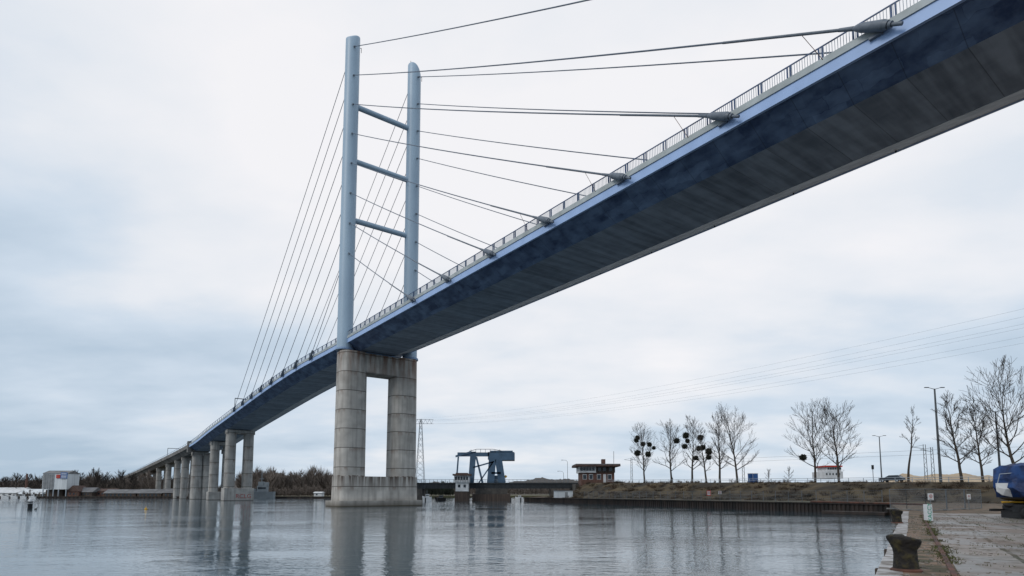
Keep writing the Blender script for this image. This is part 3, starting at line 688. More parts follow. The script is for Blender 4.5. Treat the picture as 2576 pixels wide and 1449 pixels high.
k=MB(); k.pbox(1262,1295,1139,1157,Yb+.2,9.2); k.build('counterweight','teal',bas)
k=MB(); k.path([P(1180,1135,Yb+.4),P(1200,1130,Yb+.4),P(1240,1130,Yb+.4),P(1262,1134,Yb+.4)],.12)
for px in range(1185,1262,12): k.tube(P(px,1130.5,Yb+.4),P(px,1138,Yb+.4),.08,n=4)
k.build('walkway_rail','lattice',bas)
ch=thing('control_house','small white control house with a glazed upper floor beside the bascule tower','building',G(1160,229,0))
k=MB(); k.pbox(1142,1180,1196,1214,229,5); k.build('upper_wall','white',ch); k=MB(); k.pbox(1146,1178,1214,1236,229.4,4.4); k.build('wall','white',ch)
k=MB(); k.pbox(1138,1184,1192,1196,228.2,6.6); k.build('roof','roofred',ch); k=MB(); k.pbox(1146,1176,1189.5,1192,229,5); k.build('roof_lantern','roofred',ch)
k=MB()
for a in range(1144,1178,7): k.pbox(a,a+5.5,1198.5,1207,228.95,.1)
k.pbox(1152,1158,1219,1226,229.33,.1); k.pbox(1166,1172,1219,1226,229.33,.1); k.each('window','glass',ch)
k=MB(); k.pbox(1144,1180,1236,1262,229.6,4.5,z0=-1); k.build('foundation','darkwood',ch)
k=MB(); k.pbox(1140,1182,1207,1208,228.4,.1)
for a in range(1140,1183,6): k.pbox(a,a+.7,1207,1214,228.4,.1)
k.build('balcony_rail','lattice',ch)
sg=thing('signal_building','flat roofed brown and white signal building with wide eaves by the bridge ramp','building',G(1505,206,6))
k=MB(); k.pbox(1462,1546,1189,1232,206,9); k.build('wall','brick',sg)
k=MB(); k.pbox(1458,1500,1173,1189,205.4,9.9); k.build('upper_wall','white',sg); k=MB(); k.pbox(1500,1548,1173,1189,205.7,9.5); k.build('upper_wall','darkwood',sg)
k=MB(); k.pbox(1449,1562,1168.5,1173,203.5,14); k.build('roof','roofred',sg); k=MB(); k.pbox(1449.5,1561.5,1166.5,1168.5,203.6,13.8); k.build('roof_cover','roof',sg)
k=MB()
for a in (1460,1467.5,1475,1482.5,1490): k.pbox(a,a+6.4,1175.5,1184,205.32,.1)
for a in (1505,1517,1533): k.pbox(a,a+8,1176,1185,205.62,.1)
k.each('window','glass',sg)
for a in (1467,1483,1503,1530):
    k=MB(); k.pbox(a-1,a+9,1193,1206,205.93,.1); fr=k.build('window','white',sg); k=MB(); k.pbox(a,a+8,1194.2,1204.8,205.86,.1); k.build('pane','glass',fr)
MB().pbox(1518,1525,1193,1215,205.92,.1).build('door','white',sg)
k=MB(); k.pbox(1515,1524,1155,1166,208,2.0); k.build('chimney','brick',sg)
k=MB(); k.tube(P(1544,1166,207),P(1544,1135,207),.08,n=5); k.build('aerial','black',sg)
cb=thing('metal_cabin','low pale grey metal cabin on the waterside terrace below the signal building','cabin',G(1418,196,1.7))
MB().pbox(1395,1441,1235,1256,196,4,z0=1.7).build('wall','offwhite',cb); MB().pbox(1393.5,1442.5,1233.5,1235,195.8,4.4).build('roof','roof',cb); MB().pbox(1421,1428,1238,1256,195.93,.1,z0=1.8).build('door','greywall',cb)
tag(MB().pbox(1448,1500,1217,1262,212,10,z0=-.5).build('ramp_abutment','darkstone'),'grey concrete abutment where the low bridge meets the embankment','wall')
# power mast
Ym=430.
pm=thing('power_mast','tall lattice power mast standing behind the main bridge pier','mast',G(1056,Ym,1.3))
k=MB(); zt=zz(1054,Ym)
def q_at(z,i):
    w_=3.2*(1-(z-1.3)/(zt-1.3))+.6; c0=G(1056,Ym,1.3); return V((c0.x+(w_ if i in(1,2) else -w_),Ym+(w_ if i in(2,3) else -w_),z))
zs=[1.3+(zt-1.3)*j/13 for j in range(14)]
for i in range(4):
    for a,b in zip(zs[:-1],zs[1:]):
        k.tube(q_at(a,i),q_at(b,i),.15,n=4); k.tube(q_at(a,i),q_at(b,(i+1)%4),.07,n=4); k.tube(q_at(a,(i+1)%4),q_at(b,i),.07,n=4)
k.build('mast_frame','lattice',pm)
k=MB()
for y1 in (1055,1066): k.tube(P(1030,y1,Ym),P(1090,y1,Ym),.14,n=4)
for a in range(1030,1090,10): k.tube(P(a,1055,Ym),P(a+5,1066,Ym),.09,n=4); k.tube(P(a+5,1066,Ym),P(a+10,1055,Ym),.09,n=4)
k.build('crossarm','lattice',pm)
for i,(ly,ry) in enumerate([(1052,752),(1058,772),(1058,790),(1060,800),(1066,822),(1066,838)]):
    a=P(1060+i*5,ly,Ym); b=P(2576,ry,150); b=b+(b-a)*.12; n=24; pts_=[]
    for j in range(n+1):
        u=j/n; p=a.lerp(b,u); p.z-=4*7*u*(1-u); pts_.append(p)
    tag(MB().path(pts_,.024,4).build('power_line','wire',at=a),['highest','second','third','fourth','fifth','lowest'][i]+' of the thin power lines fanning up to the right','cable')
# ---------------------------------------------------------------- lamps and poles
def lamp(px,ty,Y,zb,label,double=True,r_=.13):
    b=G(px,Y,zb); t_=zz(ty,Y); o=thing('street_lamp',label,'street lamp',b)
    MB().tube(b,(b.x,b.y,t_),r_*1.6,r_*.9,10).build('pole','polegrey',o,smooth=True)
    k=MB(); h=MB(); l_=1.3
    for sg_ in ((-1,1) if double else (1,)):
        e_=V((b.x+sg_*l_,b.y,t_+.25)); k.tube((b.x,b.y,t_-.1),e_,.07,.05,6); h.box(e_.x+sg_*.35,b.y,t_+.27,.85,.32,.14)
    k.each('arm','polegrey',o); h.each('lamp_head','black',o,bevel=.03)
bz=crest(2365,8); lamp(2367,978,bz.y,bz.z,'tallest grey street lamp with twin arms at the right side',r_=.17)
bz=crest(2515,8); lamp(2518,1035,bz.y,bz.z,'twin armed street lamp in front of the large right edge tree')
bz=crest(2218,16); lamp(2219,1098,bz.y+40,bz.z,'small distant twin armed street lamp left of the thin lone tree')
for px,lab in ((1428,'small street lamp with a curved arm left of the signal building'),(1418,'short street lamp with a curved arm leftmost near the bridge ramp')):
    b=G(px,240,7.5); o=thing('street_lamp',lab,'street lamp',b); t_=zz(1162 if px==1428 else 1190,240)
    MB().tube(b,(b.x,b.y,t_),.10,.07,6).build('pole','lattice',o); MB().path([V((b.x,b.y,t_)),V((b.x-.6,b.y,t_+.7)),V((b.x-1.8,b.y,t_+.8))],.06).build('arm','lattice',o); MB().box(b.x-2.2,b.y,t_+.78,.9,.3,.15).build('lamp_head','black',o)
def mastpole(px,ty,off,label,w=.35):
    b=crest(px,off); t_=zz(ty,b.y); o=thing('catenary_mast',label,'mast',b); k=MB()
    for sg_ in (-1,1): k.tube((b.x+sg_*w,b.y,b.z),(b.x+sg_*w*.7,b.y,t_),.07,n=4)
    n=int((t_-b.z)/1.0)
    for j in range(n):
        s_=1 if j%2 else -1; k.tube((b.x+s_*w*.9,b.y,b.z+j),(b.x-s_*w*.9,b.y,b.z+j+1),.04,n=4)
    k.build('mast_frame','polegrey',o); MB().tube((b.x,b.y,t_-1),(b.x-2.6,b.y,t_-.6),.05,n=4).tube((b.x,b.y,t_-.1),(b.x-2.6,b.y,t_-.6),.03,n=4).build('bracket','polegrey',o); return b,t_
m1=mastpole(2333,1118,18,'lattice railway mast, left of two beside the tallest street lamp')
m2=mastpole(2351,1125,19,'lattice railway mast, right of two beside the tallest street lamp')
m3=mastpole(1872,1148,18,'thin railway mast right of the mistletoe tree group')
m4=mastpole(1590,1152,14,'thin railway mast just right of the signal building')
for dz,lab in ((-.6,'upper'),(-1.6,'lower')):
    a=V((m2[0].x+60,m2[0].y-40,m2[1]+dz)); pts_=[a,V((m2[0].x,m2[0].y,m2[1]+dz)),V((m3[0].x,m3[0].y,m3[1]+dz)),V((m4[0].x,m4[0].y,m4[1]+dz))]
    tag(MB().path(pts_,.022,4).build('overhead_wire','lattice',at=a),lab+' overhead railway wire running behind the embankment trees','cable')
b=crest(2199,12); o=thing('traffic_signal','small dark traffic signal standing on the road left of the distant lamp','traffic signal',b); t_=zz(1172,b.y)
MB().tube(b,(b.x,b.y,t_-.7),.07,n=6).build('pole','black',o); MB().box(b.x,b.y,t_-.3,.42,.35,1.0).build('signal_head','black',o,bevel=.04)
k=MB(); kp=MB()
for i in range(45):
    s_=8+i*3.2; p=C1+CD*s_+CN*2.2; z=7.0-1.7*s_/121; kp.box(p.x,p.y,z+.5,.09,.09,1.05)
a=C1+CD*8+CN*2.2; b=C1+CD*150+CN*2.2
for h in (1.0,.55): k.tube((a.x,a.y,7.0-1.7*8/121+h),(b.x,b.y,7.0-1.7*150/121+h),.055,n=6)
gr=thing('guard_rail','long pale two bar guard rail along the embankment road','railing',(a.x,a.y,6.9)); k.each('rail','rail_grey',gr); kp.each('rail_post','rail_grey',gr)
def fence(label,pts,z,h,step,m='lattice',vw=.5,r_=.03):
    o=thing('wire_fence',label,'fence',(pts[0].x,pts[0].y,z)); po=MB();wi=MB()
    for a,b in zip(pts[:-1],pts[1:]):
        d=b-a; n=max(1,int(d.length/step))
        for i in range(n+1): p=a+d*i/n; po.tube((p.x,p.y,z),(p.x,p.y,z+h),r_,n=5)
        for hh in (.05,.35,.65,1): wi.tube((a.x,a.y,z+h*hh),(b.x,b.y,z+h*hh),.016,n=3)
        n=int(d.length/vw)
        for i in range(n): p=a+d*i/n; q=a+d*(i+1)/n; wi.tube((p.x,p.y,z+.05),(q.x,q.y,z+h),.009,n=3); wi.tube((q.x,q.y,z+.05),(p.x,p.y,z+h),.009,n=3)
    po.each('fence_post',m,o); wi.build('wire_mesh',m,o); return o
fence('long wire mesh fence on the waterside terrace below the embankment',[A+(B-A)*.3+wn*2.2,A+(B-A)*.98+wn*2.2],1.7,2.1,3,'lattice',.35,.05)
def qp(px,py): 
    Y=(1.7-CZ)/tanel(py); g_=G(px,Y,1.7); return V((g_.x,g_.y))
f0=V((G(2240,60,1.7).x,60)); f1=V((G(2330,52,1.7).x,52)); f2=V((G(2470,62,1.7).x,62))
for i,(a,b) in enumerate([(f0,f0.lerp(f1,.5)),(f0.lerp(f1,.5),f1),(f1,f1.lerp(f2,.33)),(f1.lerp(f2,.34),f1.lerp(f2,.66)),(f1.lerp(f2,.67),f2)]):
    lab='temporary mesh fence panel, %s from the left on the quay'%['first','second','third','fourth','fifth'][i]
    o=thing('fence_panel',lab,'fence',(a.x,a.y,1.7),'temporary fence panels across the quay'); k=MB(); z0,z1=1.78,3.75
    A3,B3=V((a.x,a.y,z0)),V((b.x,b.y,z0)); up=V((0,0,z1-z0)); k.path([A3,A3+up,B3+up,B3,A3],.028); k.build('frame','lattice',o)
    k=MB(); n=int((b-a).length/.13)
    for j in range(1,n): p=A3.lerp(B3,j/n); k.tube(p,p+up,.006,n=3)
    for j in range(1,9): k.tube(A3+up*j/9,B3+up*j/9,.006,n=3)
    k.build('wire_mesh','lattice',o); MB().box(a.x,a.y,1.77,.7,.25,.14).build('foot_block','gconc',o,bevel=.02)
def sign(px,py0,py1,Y,wpx,label,zb=1.7,backm='white'):
    c0=P(px,(py0+py1)/2,Y); h=(py1-py0)*Y/F; w_=wpx*Y/F; o=thing('notice_sign',label,'sign',(c0.x,Y,zb))
    MB().tube((c0.x,Y+.06,zb),(c0.x,Y+.06,c0.z+h/2),.03,n=6).build('post','lattice',o)
    MB().box(c0.x,Y,c0.z,w_,.03,h).build('sign_board',backm,o)
    k=MB(); rr0=min(w_,h)*.30; n=20
    if backm=='red': MB().box(c0.x,Y-.02,c0.z,w_*.72,.01,h*.72).build('sign_face','white',o)
    for j in range(n):
        a=6.2832*j/n;b=6.2832*(j+1)/n; k.add([(c0.x+rr0*math.cos(a),Y-.03,c0.z+h*.08+rr0*math.sin(a)),(c0.x+rr0*math.cos(b),Y-.03,c0.z+h*.08+rr0*math.sin(b)),(c0.x+rr0*.72*math.cos(b),Y-.03,c0.z+h*.08+rr0*.72*math.sin(b)),(c0.x+rr0*.72*math.cos(a),Y-.03,c0.z+h*.08+rr0*.72*math.sin(a))],[(0,1,2,3)])
    k.build('red_ring','red',o); MB().box(c0.x,Y-.034,c0.z+h*.08,rr0*.35,.004,rr0*.9).build('symbol','black',o)
    if backm=='white': MB().box(c0.x,Y-.022,c0.z-h*.36,w_*.6,.004,h*.06).build('caption_line','black',o)
sign(2341,1241,1258,51.5,14,'white prohibition sign on the mesh fence above the graffiti post')
sign(2437,1243,1256,58,9,'smaller white notice on the fence left of the covered boat')
sign(1783,1234,1247,128,10,'red bordered square sign on the terrace fence below the mistletoe trees',1.7,'red')
sign(1811,1235,1243,128,8,'small white square sign on the terrace fence right of the red bordered one')
b=qp(2336,1310); gp=thing('marker_post','short white square post with green graffiti on the quay','post',(b.x,b.y,1.7))
MB().box(b.x,b.y,2.2,.36,.30,1.0).build('post_body','white',gp,bevel=.02)
rv_=FRONT @ Matrix.Rotation(R(90),3,'Z'); text('graffiti','XACCY',.34,(b.x,b.y-.156,2.2),rv_,'green',gp)
def bollard(px,py,label,s=1.):
    b=qp(px,py); o=thing('mooring_bollard',label,'bollard',(b.x,b.y,1.7)); c=V((b.x,b.y,1.7))
    MB().lathe(c,[(.36*s,0),(.36*s,.03),(.31*s,.06)],24).build('base_plate','rust',o,smooth=True)
    rings=[]; n=28; rb_=random.Random(2)
    for r0,z,dx in [(.30,.05,0),(.285,.15,0),(.27,.3,0),(.265,.45,.0),(.275,.56,-.01),(.31,.66,-.02),(.35,.73,-.02),(.372,.79,-.02),(.37,.84,-.02),(.335,.875,-.01),(.2,.89,-.01),(.05,.89,0)]:
        rings.append([c+V((dx+s*r0*math.cos(6.2832*i/n)*(1.06 if z>.6 else 1)+rb_.uniform(-.004,.004),s*r0*math.sin(6.2832*i/n),s*z+rb_.uniform(-.004,.004)-(.05*math.cos(6.2832*i/n) if z>.6 else 0))) for i in range(n)])
    MB().loft(rings).build('bollard_body','moss',o,smooth=True)
bollard(2280,1436,'mossy iron mooring bollard nearest the camera on the quay edge',.84)
bollard(2257,1316,'mossy iron mooring bollard further along the quay edge near the fence',.84)
a=P(2040,1262,92);b=P(2330,1268,70)
tag(MB().tube((a.x,a.y,2.0),(b.x,b.y,2.0),.14,n=10).build('rusty_pipe','rust',at=(a.x,a.y,1.7),smooth=True),'long rusty red pipe lying along the wall top left of the fence panels','pipe')
c=G(2150,90,0); tag(MB().box(c.x,90,.25,9,2.0,.5,rz=-.9).build('floating_pontoon','wall_dark',at=(c.x,90,0),bevel=.05),'low dark pontoon moored against the quay wall at the right','pontoon')
# ---------------------------------------------------------------- covered boat at right
bo=V((G(2555,38,1.7).x+1.6,38,1.7)); bt=thing('covered_boat','white hulled boat under a creased blue tarpaulin on a trailer at the right edge','boat',bo)
def hullring(x,hw,z0,z1): return [V((x,38-hw,z1)),V((x,38-hw*.85,(z0+z1)/2)),V((x,38-hw*.15,z0)),V((x,38+hw*.15,z0)),V((x,38+hw*.85,(z0+z1)/2)),V((x,38+hw,z1))]
x0=G(2506,38,4).x
rings=lambda za,zb,f: [hullring(x0+dx,hw,bo.z+za+dz,bo.z+zb) for dx,hw,dz in f]
MB().loft(rings(1.25,2.35,[(0,.05,.55),(.35,.35,.3),(1.2,.9,.1),(2.6,1.2,0),(6.5,1.3,0)])).build('hull','white',bt)
MB().loft(rings(1.15,1.42,[(.18,.06,.2),(.5,.42,.1),(1.25,.92,.0),(2.65,1.22,0),(6.5,1.32,0)])).build('rubbing_band','black',bt)
MB().loft(rings(1.0,1.14,[(.3,.05,.03),(.55,.40,.03),(1.3,.86,0),(2.7,1.18,0),(6.5,1.28,0)])).build('hull_stripe','yellow',bt)
MB().loft(rings(.62,.99,[(.4,.06,.2),(.65,.40,.1),(1.4,.84,.05),(2.7,1.15,0),(6.5,1.25,0)])).build('hull_bottom','black',bt)
rt=random.Random(9)
def tr(x,hw,zt,lo): 
    prof_=[(-1,lo),(-1.03,lo+.3),(-.97,lo+.6),(-1.0,lo+.95),(-.93,zt-.18),(-.5,zt-.02),(-.1,zt+.02),(.3,zt),(.9,zt-.18),(1.0,lo+.7),(1,lo)]
    return [V((x+rt.uniform(-.06,.06),38+hw*a_*(1+rt.uniform(-.07,.07)),bo.z+z_+rt.uniform(-.07,.07))) for a_,z_ in prof_]
MB().loft([tr(x0+.42,.75,2.75,2.1),tr(x0+.62,.95,3.55,1.75),tr(x0+.95,1.1,3.62,1.45),tr(x0+1.3,1.2,3.5,1.6),tr(x0+1.65,1.3,3.68,1.35),tr(x0+2.0,1.3,3.6,1.5),tr(x0+2.4,1.38,3.8,1.4),tr(x0+3.2,1.4,3.8,1.5),tr(x0+6.5,1.42,3.8,1.4)]).build('tarpaulin','blue',bt)
k=MB(); k.path([V((x0+.10,38,bo.z+2.35)),V((x0+.12,37.8,bo.z+2.95)),V((x0+.5,37.3,bo.z+3.0))],.025); k.build('bow_rail','rail_grey',bt)
k=MB(); k.box(x0+3.2,37.1,bo.z+.55,6,.12,.16); k.box(x0+3.2,38.9,bo.z+.55,6,.12,.16); k.box(x0+1.2,38,bo.z+.6,.12,2,.5);k.box(x0+.9,38,bo.z+.28,.1,1.6,.5); k.box(x0+1.5,37.6,bo.z+.75,1.6,.8,.35); k.build('trailer_frame','black',bt)
for dx in (.95,1.7,2.45):
    c=V((x0+dx,36.95,bo.z+.36)); w_=MB().tube(c-V((0,.12,0)),c+V((0,.12,0)),.36,n=22).build('wheel','tyre',bt,smooth=True); MB().tube(c-V((0,.135,0)),c-V((0,.1,0)),.15,n=16).build('rim','rust',w_)
# ---------------------------------------------------------------- car and person on embankment
def car(px,off,label,flip=1):
    b=crest(px,off); ang=math.atan2(CD.y,CD.x); o=thing('parked_car',label,'car',V((b.x,b.y,b.z+.09)))
    ax=V((CD.x,CD.y,0)); ay=V((CN.x,CN.y,0)); O=V((b.x,b.y,b.z+.09))
    def pt(x,y,z): return O+ax*x*flip+ay*y+V((0,0,z))
    prof_=[(-2.35,.35),(-2.35,.8),(-2.1,.95),(-1.2,1.02),(1.9,1.02),(2.3,.9),(2.35,.4)]
    k=MB(); k.loft([[pt(x,y*(1 if z<.9 else .96),z) for x,z in prof_] for y in(-.88,.88)]); k.build('body','carpaint',o,bevel=.06)
    k=MB(); cab=[(-1.2,1.0),(-.35,1.45),(1.5,1.47),(2.1,1.0)]; k.loft([[pt(x,y*(1 if z<1.1 else .82),z) for x,z in cab] for y in(-.82,.82)]); k.build('cabin_glass','glass',o)
    k=MB(); k.loft([[pt(x,y,z) for x,z in [(-.4,1.44),(-.35,1.49),(1.5,1.51),(1.55,1.46)]] for y in(-.7,.7)]); k.build('car_roof','carpaint',o)
    for x in(-1.45,1.45):
        for y in(-.86,.86):
            w_=MB().tube(pt(x,y-.1,.33),pt(x,y+.1,.33),.33,n=18).build('wheel','tyre',o,smooth=True); MB().tube(pt(x,y-.11,.33),pt(x,y+.11,.33),.19,n=12).build('rim','rail_grey',w_)
    for y in(-.6,.6): MB().box(*pt(-2.34,y,.72),.1,.3,.16,rz=ang).build('headlight','lampglass',o)
car(2246,7,'dark grey estate car driving on the embankment road')
def person(b,label):
    o=thing('person',label,'person',b); me=bpy.data.meshes.new('body')
    J=[(0,0,.95,.14,.1),(0,0,1.2,.15,.1),(0,0,1.42,.17,.1),(0,0,1.54,.06,.06),(0,0,1.66,.1,.11),(-.19,0,1.42,.06,.06),(-.25,.06,1.15,.05,.05),(-.24,.2,.95,.04,.04),(.19,0,1.42,.06,.06),(.25,-.06,1.15,.05,.05),(.24,-.02,.9,.04,.04),(-.1,0,.88,.1,.1),(-.11,.15,.5,.07,.07),(-.11,.05,.06,.05,.05),(.1,0,.88,.1,.1),(.11,-.08,.48,.07,.07),(.11,-.3,.1,.05,.05),(-.11,.2,.03,.045,.03),(.11,-.16,.03,.045,.03)]
    E=[(0,1),(1,2),(2,3),(3,4),(2,5),(5,6),(6,7),(2,8),(8,9),(9,10),(0,11),(11,12),(12,13),(0,14),(14,15),(15,16),(13,17),(16,18)]
    me.from_pydata([(a,b_,c) for a,b_,c,_,_ in J],E,[]); ob=bpy.data.objects.new('body',me); COL.objects.link(ob); ob.parent=o
    ob.modifiers.new('s','SKIN')
    for i,j in enumerate(J): me.skin_vertices[0].data[i].radius=(j[3],j[4])
    me.skin_vertices[0].data[0].use_root=True
    ob.modifiers.new('ss','SUBSURF').levels=1; me.materials.append(M['cloth']); ORG[ob.name]=V(b)
    MB().lathe(V(b)+V((0,0,1.66)),[(.02,.14),(.09,.12),(.115,.04),(.11,-.02)],12).build('hair','sprayblk',o,smooth=True)
person(crest(1692,5)+V((0,0,.06)),'person in dark clothes walking on the embankment road beside the trees')
for i,px in enumerate((1889,1902)):
    b=crest(px,22); h=zz(1192,b.y)-b.z; o=thing('portable_toilet','blue portable toilet beyond the embankment, %s of two'%['left','right'][i],'cabin',b,'blue portable toilets')
    MB().box(b.x,b.y,b.z+h/2,1.1,1.1,h).build('cabin_body','bluebox',o,bevel=.05); MB().box(b.x,b.y,b.z+h+.08,1.2,1.2,.2).build('roof','white',o,bevel=.05); MB().box(b.x,b.y-.57,b.z+h*.45,.7,.04,h*.8).build('door','bluebox',o)
sa=MB(); n=90; vs=[]; Ys=205; rs=random.Random(4)
for i in range(n+1):
    u=i/n; x=G(2200+u*360,Ys,6).x; e=min(1,u*5,(1-u)*5); h=zz(1194-2.5*math.sin(u*14)-2*math.sin(u*31+1)-rs.uniform(0,1.2),Ys)-6
    vs+=[(x,Ys-9,5),(x,Ys,6+h*e),(x,Ys+12,5)]
sa.add(vs,[(3*i+j,3*i+3+j,3*i+4+j,3*i+1+j) for i in range(n) for j in(0,1)]); o=sa.build('sand_heap','sand',smooth=True); tag(o,'long heap of yellow sand behind the embankment road','sand')
wh=thing('ship_wheelhouse','white ship superstructure with a red roof seen behind the embankment','ship',G(2100,190,4))
MB().pbox(2076,2122,1186,1204,190,8).build('lower_deckhouse','white',wh); MB().pbox(2082,2118,1174,1186,190.5,6).build('bridge_deck','white',wh); MB().pbox(2078,2122,1171,1174.5,190,7).build('roof','red',wh)
k=MB(); [k.pbox(a,a+4.5,1176.5,1181,190.4,.15) for a in range(2084,2115,6)]; k.each('window','glass',wh)
k=MB(); [k.pbox(a,a+3,1190,1195,189.9,.15) for a in range(2080,2118,8)]; k.each('window','glass',wh)
k=MB(); [k.tube(P(a,1186,189.5),P(a,1182.5,189.5),.05,n=4) for a in range(2073,2126,7)]; k.tube(P(2073,1182.5,189.5),P(2125,1182.5,189.5),.05,n=4); k.build('deck_rail','white',wh)
MB().tube(P(2104,1172,193),P(2104,1157,193),.1,n=5).tube(P(2098,1163,193),P(2110,1163,193),.07,n=5).build('mast','black',wh)
b=G(1272,Yb+1,8); o=thing('road_sign','small yellow diamond road sign on the low bridge right of the tower','sign',b); MB().tube(b,(b.x,b.y,b.z+2),.05,n=5).build('post','lattice',o); c=b+V((0,0,2.2)); MB().hexa((c.x,c.y-.1,c.z),(.35,0,.35),(0,.02,0),(-.35,0,.35)).build('sign_board','yellow',o)
# ---------------------------------------------------------------- left shore buildings
def shed(label,px0,px1,eave,ridge,Y,dep,wm,rm,nwin=3,door=True,name='shed',gable=False,zb=1.3,winy=(.35,.7)):
    a=G(px0,Y,5).x;b=G(px1,Y,5).x; ze=zz(eave,Y); zr=zz(ridge,Y); o=thing(name,label,'building',((a+b)/2,Y,zb))
    MB().box((a+b)/2,Y+dep/2,(zb+ze)/2,b-a,dep,ze-zb).build('wall',wm,o)
    k=MB(); e=.5
    if gable:
        m_=(a+b)/2; k.loft([[V((a-e,y,ze-.1)),V((b+e,y,ze-.1)),V((m_,y,zr))] for y in(Y-e,Y+dep+e)])
    else:
        m_=Y+dep/2; k.loft([[V((x,Y-e,ze+.003)),V((x,Y+dep+e,ze+.003)),V((x,m_,zr))] for x in(a-e,b+e)])
    k.build('roof',rm,o)
    H=ze-zb; w0=(b-a)/(nwin+1 if nwin else 1)
    for i in range(nwin):
        c=a+w0*(i+.75); MB().box(c,Y-.03,zb+H*(winy[0]+winy[1])/2,w0*.45,.1,H*(winy[1]-winy[0])).build('window','glass',o)
    if door: MB().box(b-w0*.5,Y-.03,zb+H*.36,w0*.4,.1,H*.72).build('door','darkwood',o)
    return o
tw=thing('tall_building','tall white clad building on stilts on the left shore with a blue and red sign','building',G(137,356,1.3))
x_a,x_b=G(106,356,8).x,G(168,356,8).x; ze=zz(1191,356); zr=zz(1183,356); zl=zz(1231,356)
MB().box((x_a+x_b)/2,361,(zl+ze)/2,x_b-x_a,10,ze-zl).build('wall','offwhite',tw)
MB().loft([[V((x,355.6,ze)),V((x,366.4,ze)),V((x,361,zr))] for x in (x_a-.3,x_b+.3)]).build('roof','roof',tw)
MB().pbox(106.2,134,1193,1229,355.8,.15).build('cladding_panel','greywall',tw)
k=MB(); k.pbox(150,167,1188.5,1204,355.5,.15); k.build('sign_board','bluebox',tw); k=MB(); k.pbox(139,149,1194,1203,355.6,.15); k.build('sign_board','red',tw)
k=MB(); [k.pbox(151.5,165,y,y+1.4,355.4,.1) for y in (1191,1194.5,1198,1201.5)]; k.build('sign_lettering','white',tw)
k=MB(); [k.pbox(a,a+.8,1193,1231,355.75,.12) for a in (112,118,124,130)]; k.build('cladding_ribs','lattice',tw)
k=MB(); [k.pbox(a,a+1.6,1231,1250,355.2+j*8,.5,z0=1.3) for a in (107,120,133,146,165) for j in (0,1)]; k.each('stilt','rail_grey',tw)
k=MB(); k.pbox(116,158,1232,1250,360,4,z0=1.3); k.build('ground_floor','darkwood',tw)
shed('long white roofed hall at the far left shore',-60,44,1240,1226,372,16,'white','white',6,name='hall')
shed('low white hall between the far left hall and the tall white building',46,104,1243,1230,368,12,'greywall','offwhite',4,name='hall')
shed('brown gabled house right of the tall white building',170,198,1236,1221,358,9,'brick','roofred',2,gable=True,name='house')
shed('dark roofed house with a long ridge beside the brown gabled house',199,232,1238,1226,360,9,'darkwood','roof',3,name='house')
shed('red brick low building in the middle of the left shore',234,286,1236,1229,364,9,'brick','roofred',5,name='brick_building')
shed('dark boathouse with a grey roof nearest the red brick building',262,342,1241,1231,354,8,'darkwood','roof',7,False,name='boathouse',winy=(.05,.8))
shed('dark boathouse with a grey roof in the middle of the boathouse row',346,406,1241,1230,354,8,'darkwood','roof',5,False,name='boathouse',winy=(.05,.8))
shed('dark boathouse with a taller grey roof under the viaduct',410,462,1240,1229,354,8,'darkwood','roof',4,False,name='boathouse',winy=(.05,.8))
shed('small dark shed at the right end of the boathouse row',464,506,1242,1232,355,8,'brick','roof',3,True)
shed('tiny white boathouse on the shore left of the main pier',790,809,1240,1237,349,5,'white','white',1,False,name='boathouse')
b=G(64,380,1.3); tag(MB().tube(b,(b.x,b.y,zz(1192,380)),.8,.55,12).build('chimney','brick',at=b,smooth=True),'slim dark brick chimney rising behind the white halls','chimney')
def boat(label,px0,px1,deck,top,Y,m='white',m2='white',name='boat',mast=None,zw=0):
    a=G(px0,Y,1).x;b=G(px1,Y,1).x; L_=b-a; zd=max(zz(deck,Y),.7); zt=max(zz(top,Y),zd+.6); hw=L_*.13; o=thing(name,label,'boat' if name!='naval_ship' else 'ship',((a+b)/2,Y,0))
    k=MB(); rings=[]
    for u,wf,zr in ((0,.05,.25),(.12,.6,.12),(.35,1,.0),(.75,1,0),(1,.8,.02)):
        x=a+L_*u; w_=hw*wf; z=zd*(1+zr); rings.append([V((x,Y-w_,z)),V((x+(.06*L_*(1-u) if u<.2 else 0),Y-w_*.7,-.2)),V((x+(.06*L_*(1-u) if u<.2 else 0),Y+w_*.7,-.2)),V((x,Y+w_,z))])
    k.loft(rings).build('hull',m,o); k=MB(); k.box(a+L_*.55,Y,(zd+zt)/2,L_*.38,hw*1.3,zt-zd); k.build('cabin',m2,o,bevel=.05)
    k=MB(); k.box(a+L_*.55,Y-hw*.66,(zd+zt)/2+.1*(zt-zd),L_*.3,.06,(zt-zd)*.35); k.build('window','glass',o)
    if mast: MB().tube((a+L_*.5,Y,zt),(a+L_*.5,Y,zz(mast,Y)),.07 if name=='boat' else .3,n=5).tube((a+L_*.42,Y,(zt+zz(mast,Y))/2),(a+L_*.58,Y,(zt+zz(mast,Y))/2),.06 if name=='boat' else .22,n=5).build('mast','lattice',o)
    return o,a,b,zd,zt
o,a,b,zd,zt=boat('grey naval ship with a tall mast moored between the bridge piers',624,690,1237,1222,342,'navygrey','navygrey','naval_ship',1188)
k=MB(); L_=b-a; k.box(a+L_*.5,342,zt+1.2,L_*.2,2.6,2.4); k.box(a+L_*.68,342,zt+.8,2.4,2,2.6); k.each('superstructure','navygrey',o,bevel=.1)
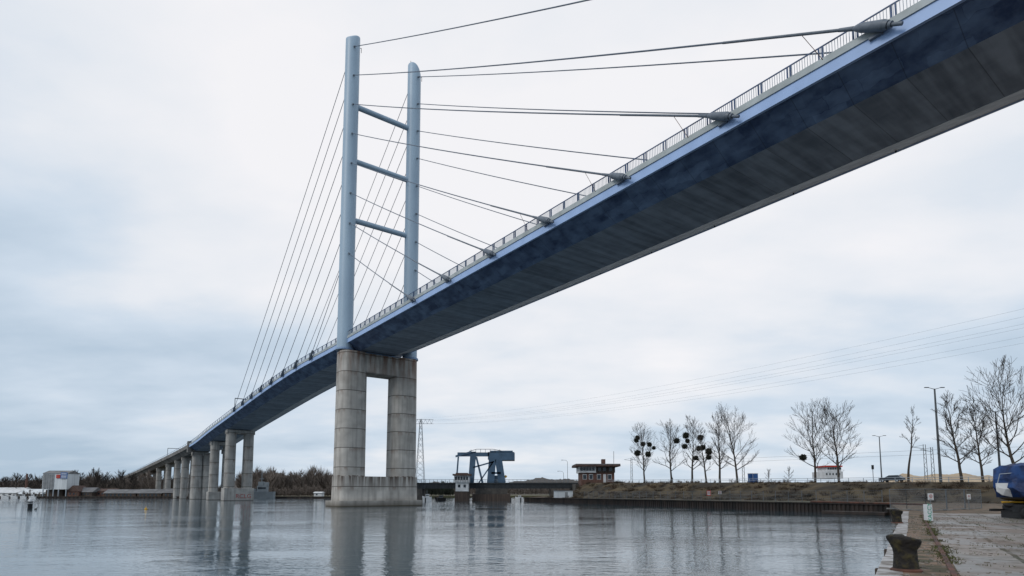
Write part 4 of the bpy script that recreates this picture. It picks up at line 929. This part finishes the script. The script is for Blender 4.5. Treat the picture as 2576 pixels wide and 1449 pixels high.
k=MB(); k.box(a+L_*.25,342,zd+1.0,2,1.8,1.6); k.tube((a+L_*.25,342,zd+1.5),(a+L_*.1,342,zd+2),.12,n=6); k.build('gun_turret','navygrey',o)
boat('white motor cruiser moored left of the bascule bridge control house',1062,1086,1250,1243,232,mast=1233)
boat('small dark hulled boat moored under the low bridge',1094,1122,1252,1246,240,'black','greywall')
boat('small white boat moored right of the bascule pier',1296,1316,1251,1246,232)
for i,(x0_,x1_) in enumerate([(2,22),(26,44),(50,66),(72,90)]):
    boat(['first','second','third','fourth'][i]+' small white boat from the left along the far left quay',x0_,x1_,1249,1244,343)
for i,px in enumerate((1070,1100,1285,1310,1340)):
    b=G(px,222,0); tag(MB().tube((b.x,b.y,-1),(b.x,b.y,1.6),.25,n=8).build('mooring_pile','black',at=b),'dark mooring pile standing in the water in front of the low bridge','post','mooring piles in front of the low bridge')
b=G(75,121,0); mk=thing('marker_pile','thick black mooring post with a white top standing in the water at left','post',b)
MB().lathe(b,[(.42,-1),(.42,1.1),(.45,1.15)],16).build('lower_shaft','black',mk,smooth=True); MB().lathe(b,[(.36,1.15),(.36,1.95),(.2,2.15),(.03,2.4)],16).build('upper_shaft','white',mk,smooth=True)
MB().lathe(b,[(.47,1.35),(.47,1.6)],16).build('band','black',mk,smooth=True)
b=G(90,119,0.0); bd=thing('cormorant','small dark waterbird sitting on the water beside the black and white post','bird',b)
k=MB(); n=10; rings_=[]
for x,z,r0 in [(-.34,.12,.03),(-.22,.10,.10),(0,.09,.15),(.18,.13,.12),(.25,.24,.06),(.27,.36,.045),(.32,.42,.055),(.40,.41,.03),(.50,.40,.01)]:
    rings_.append([b+V((x,r0*math.cos(6.2832*i/n),z+r0*math.sin(6.2832*i/n))) for i in range(n)])
k.loft(rings_).build('bird_body','black',bd,smooth=True)
b=G(367,118,0); bu=thing('yellow_buoy','small yellow buoy floating on the water left of the piers','buoy',b)
MB().lathe(b,[(.22,-.2),(.29,.05),(.26,.2),(.1,.3),(.07,.45)],16).build('float','yellow',bu,smooth=True); MB().lathe(b,[(.04,.44),(.11,.47),(.11,.57),(.02,.6)],10).build('topmark','yellow',bu,smooth=True)
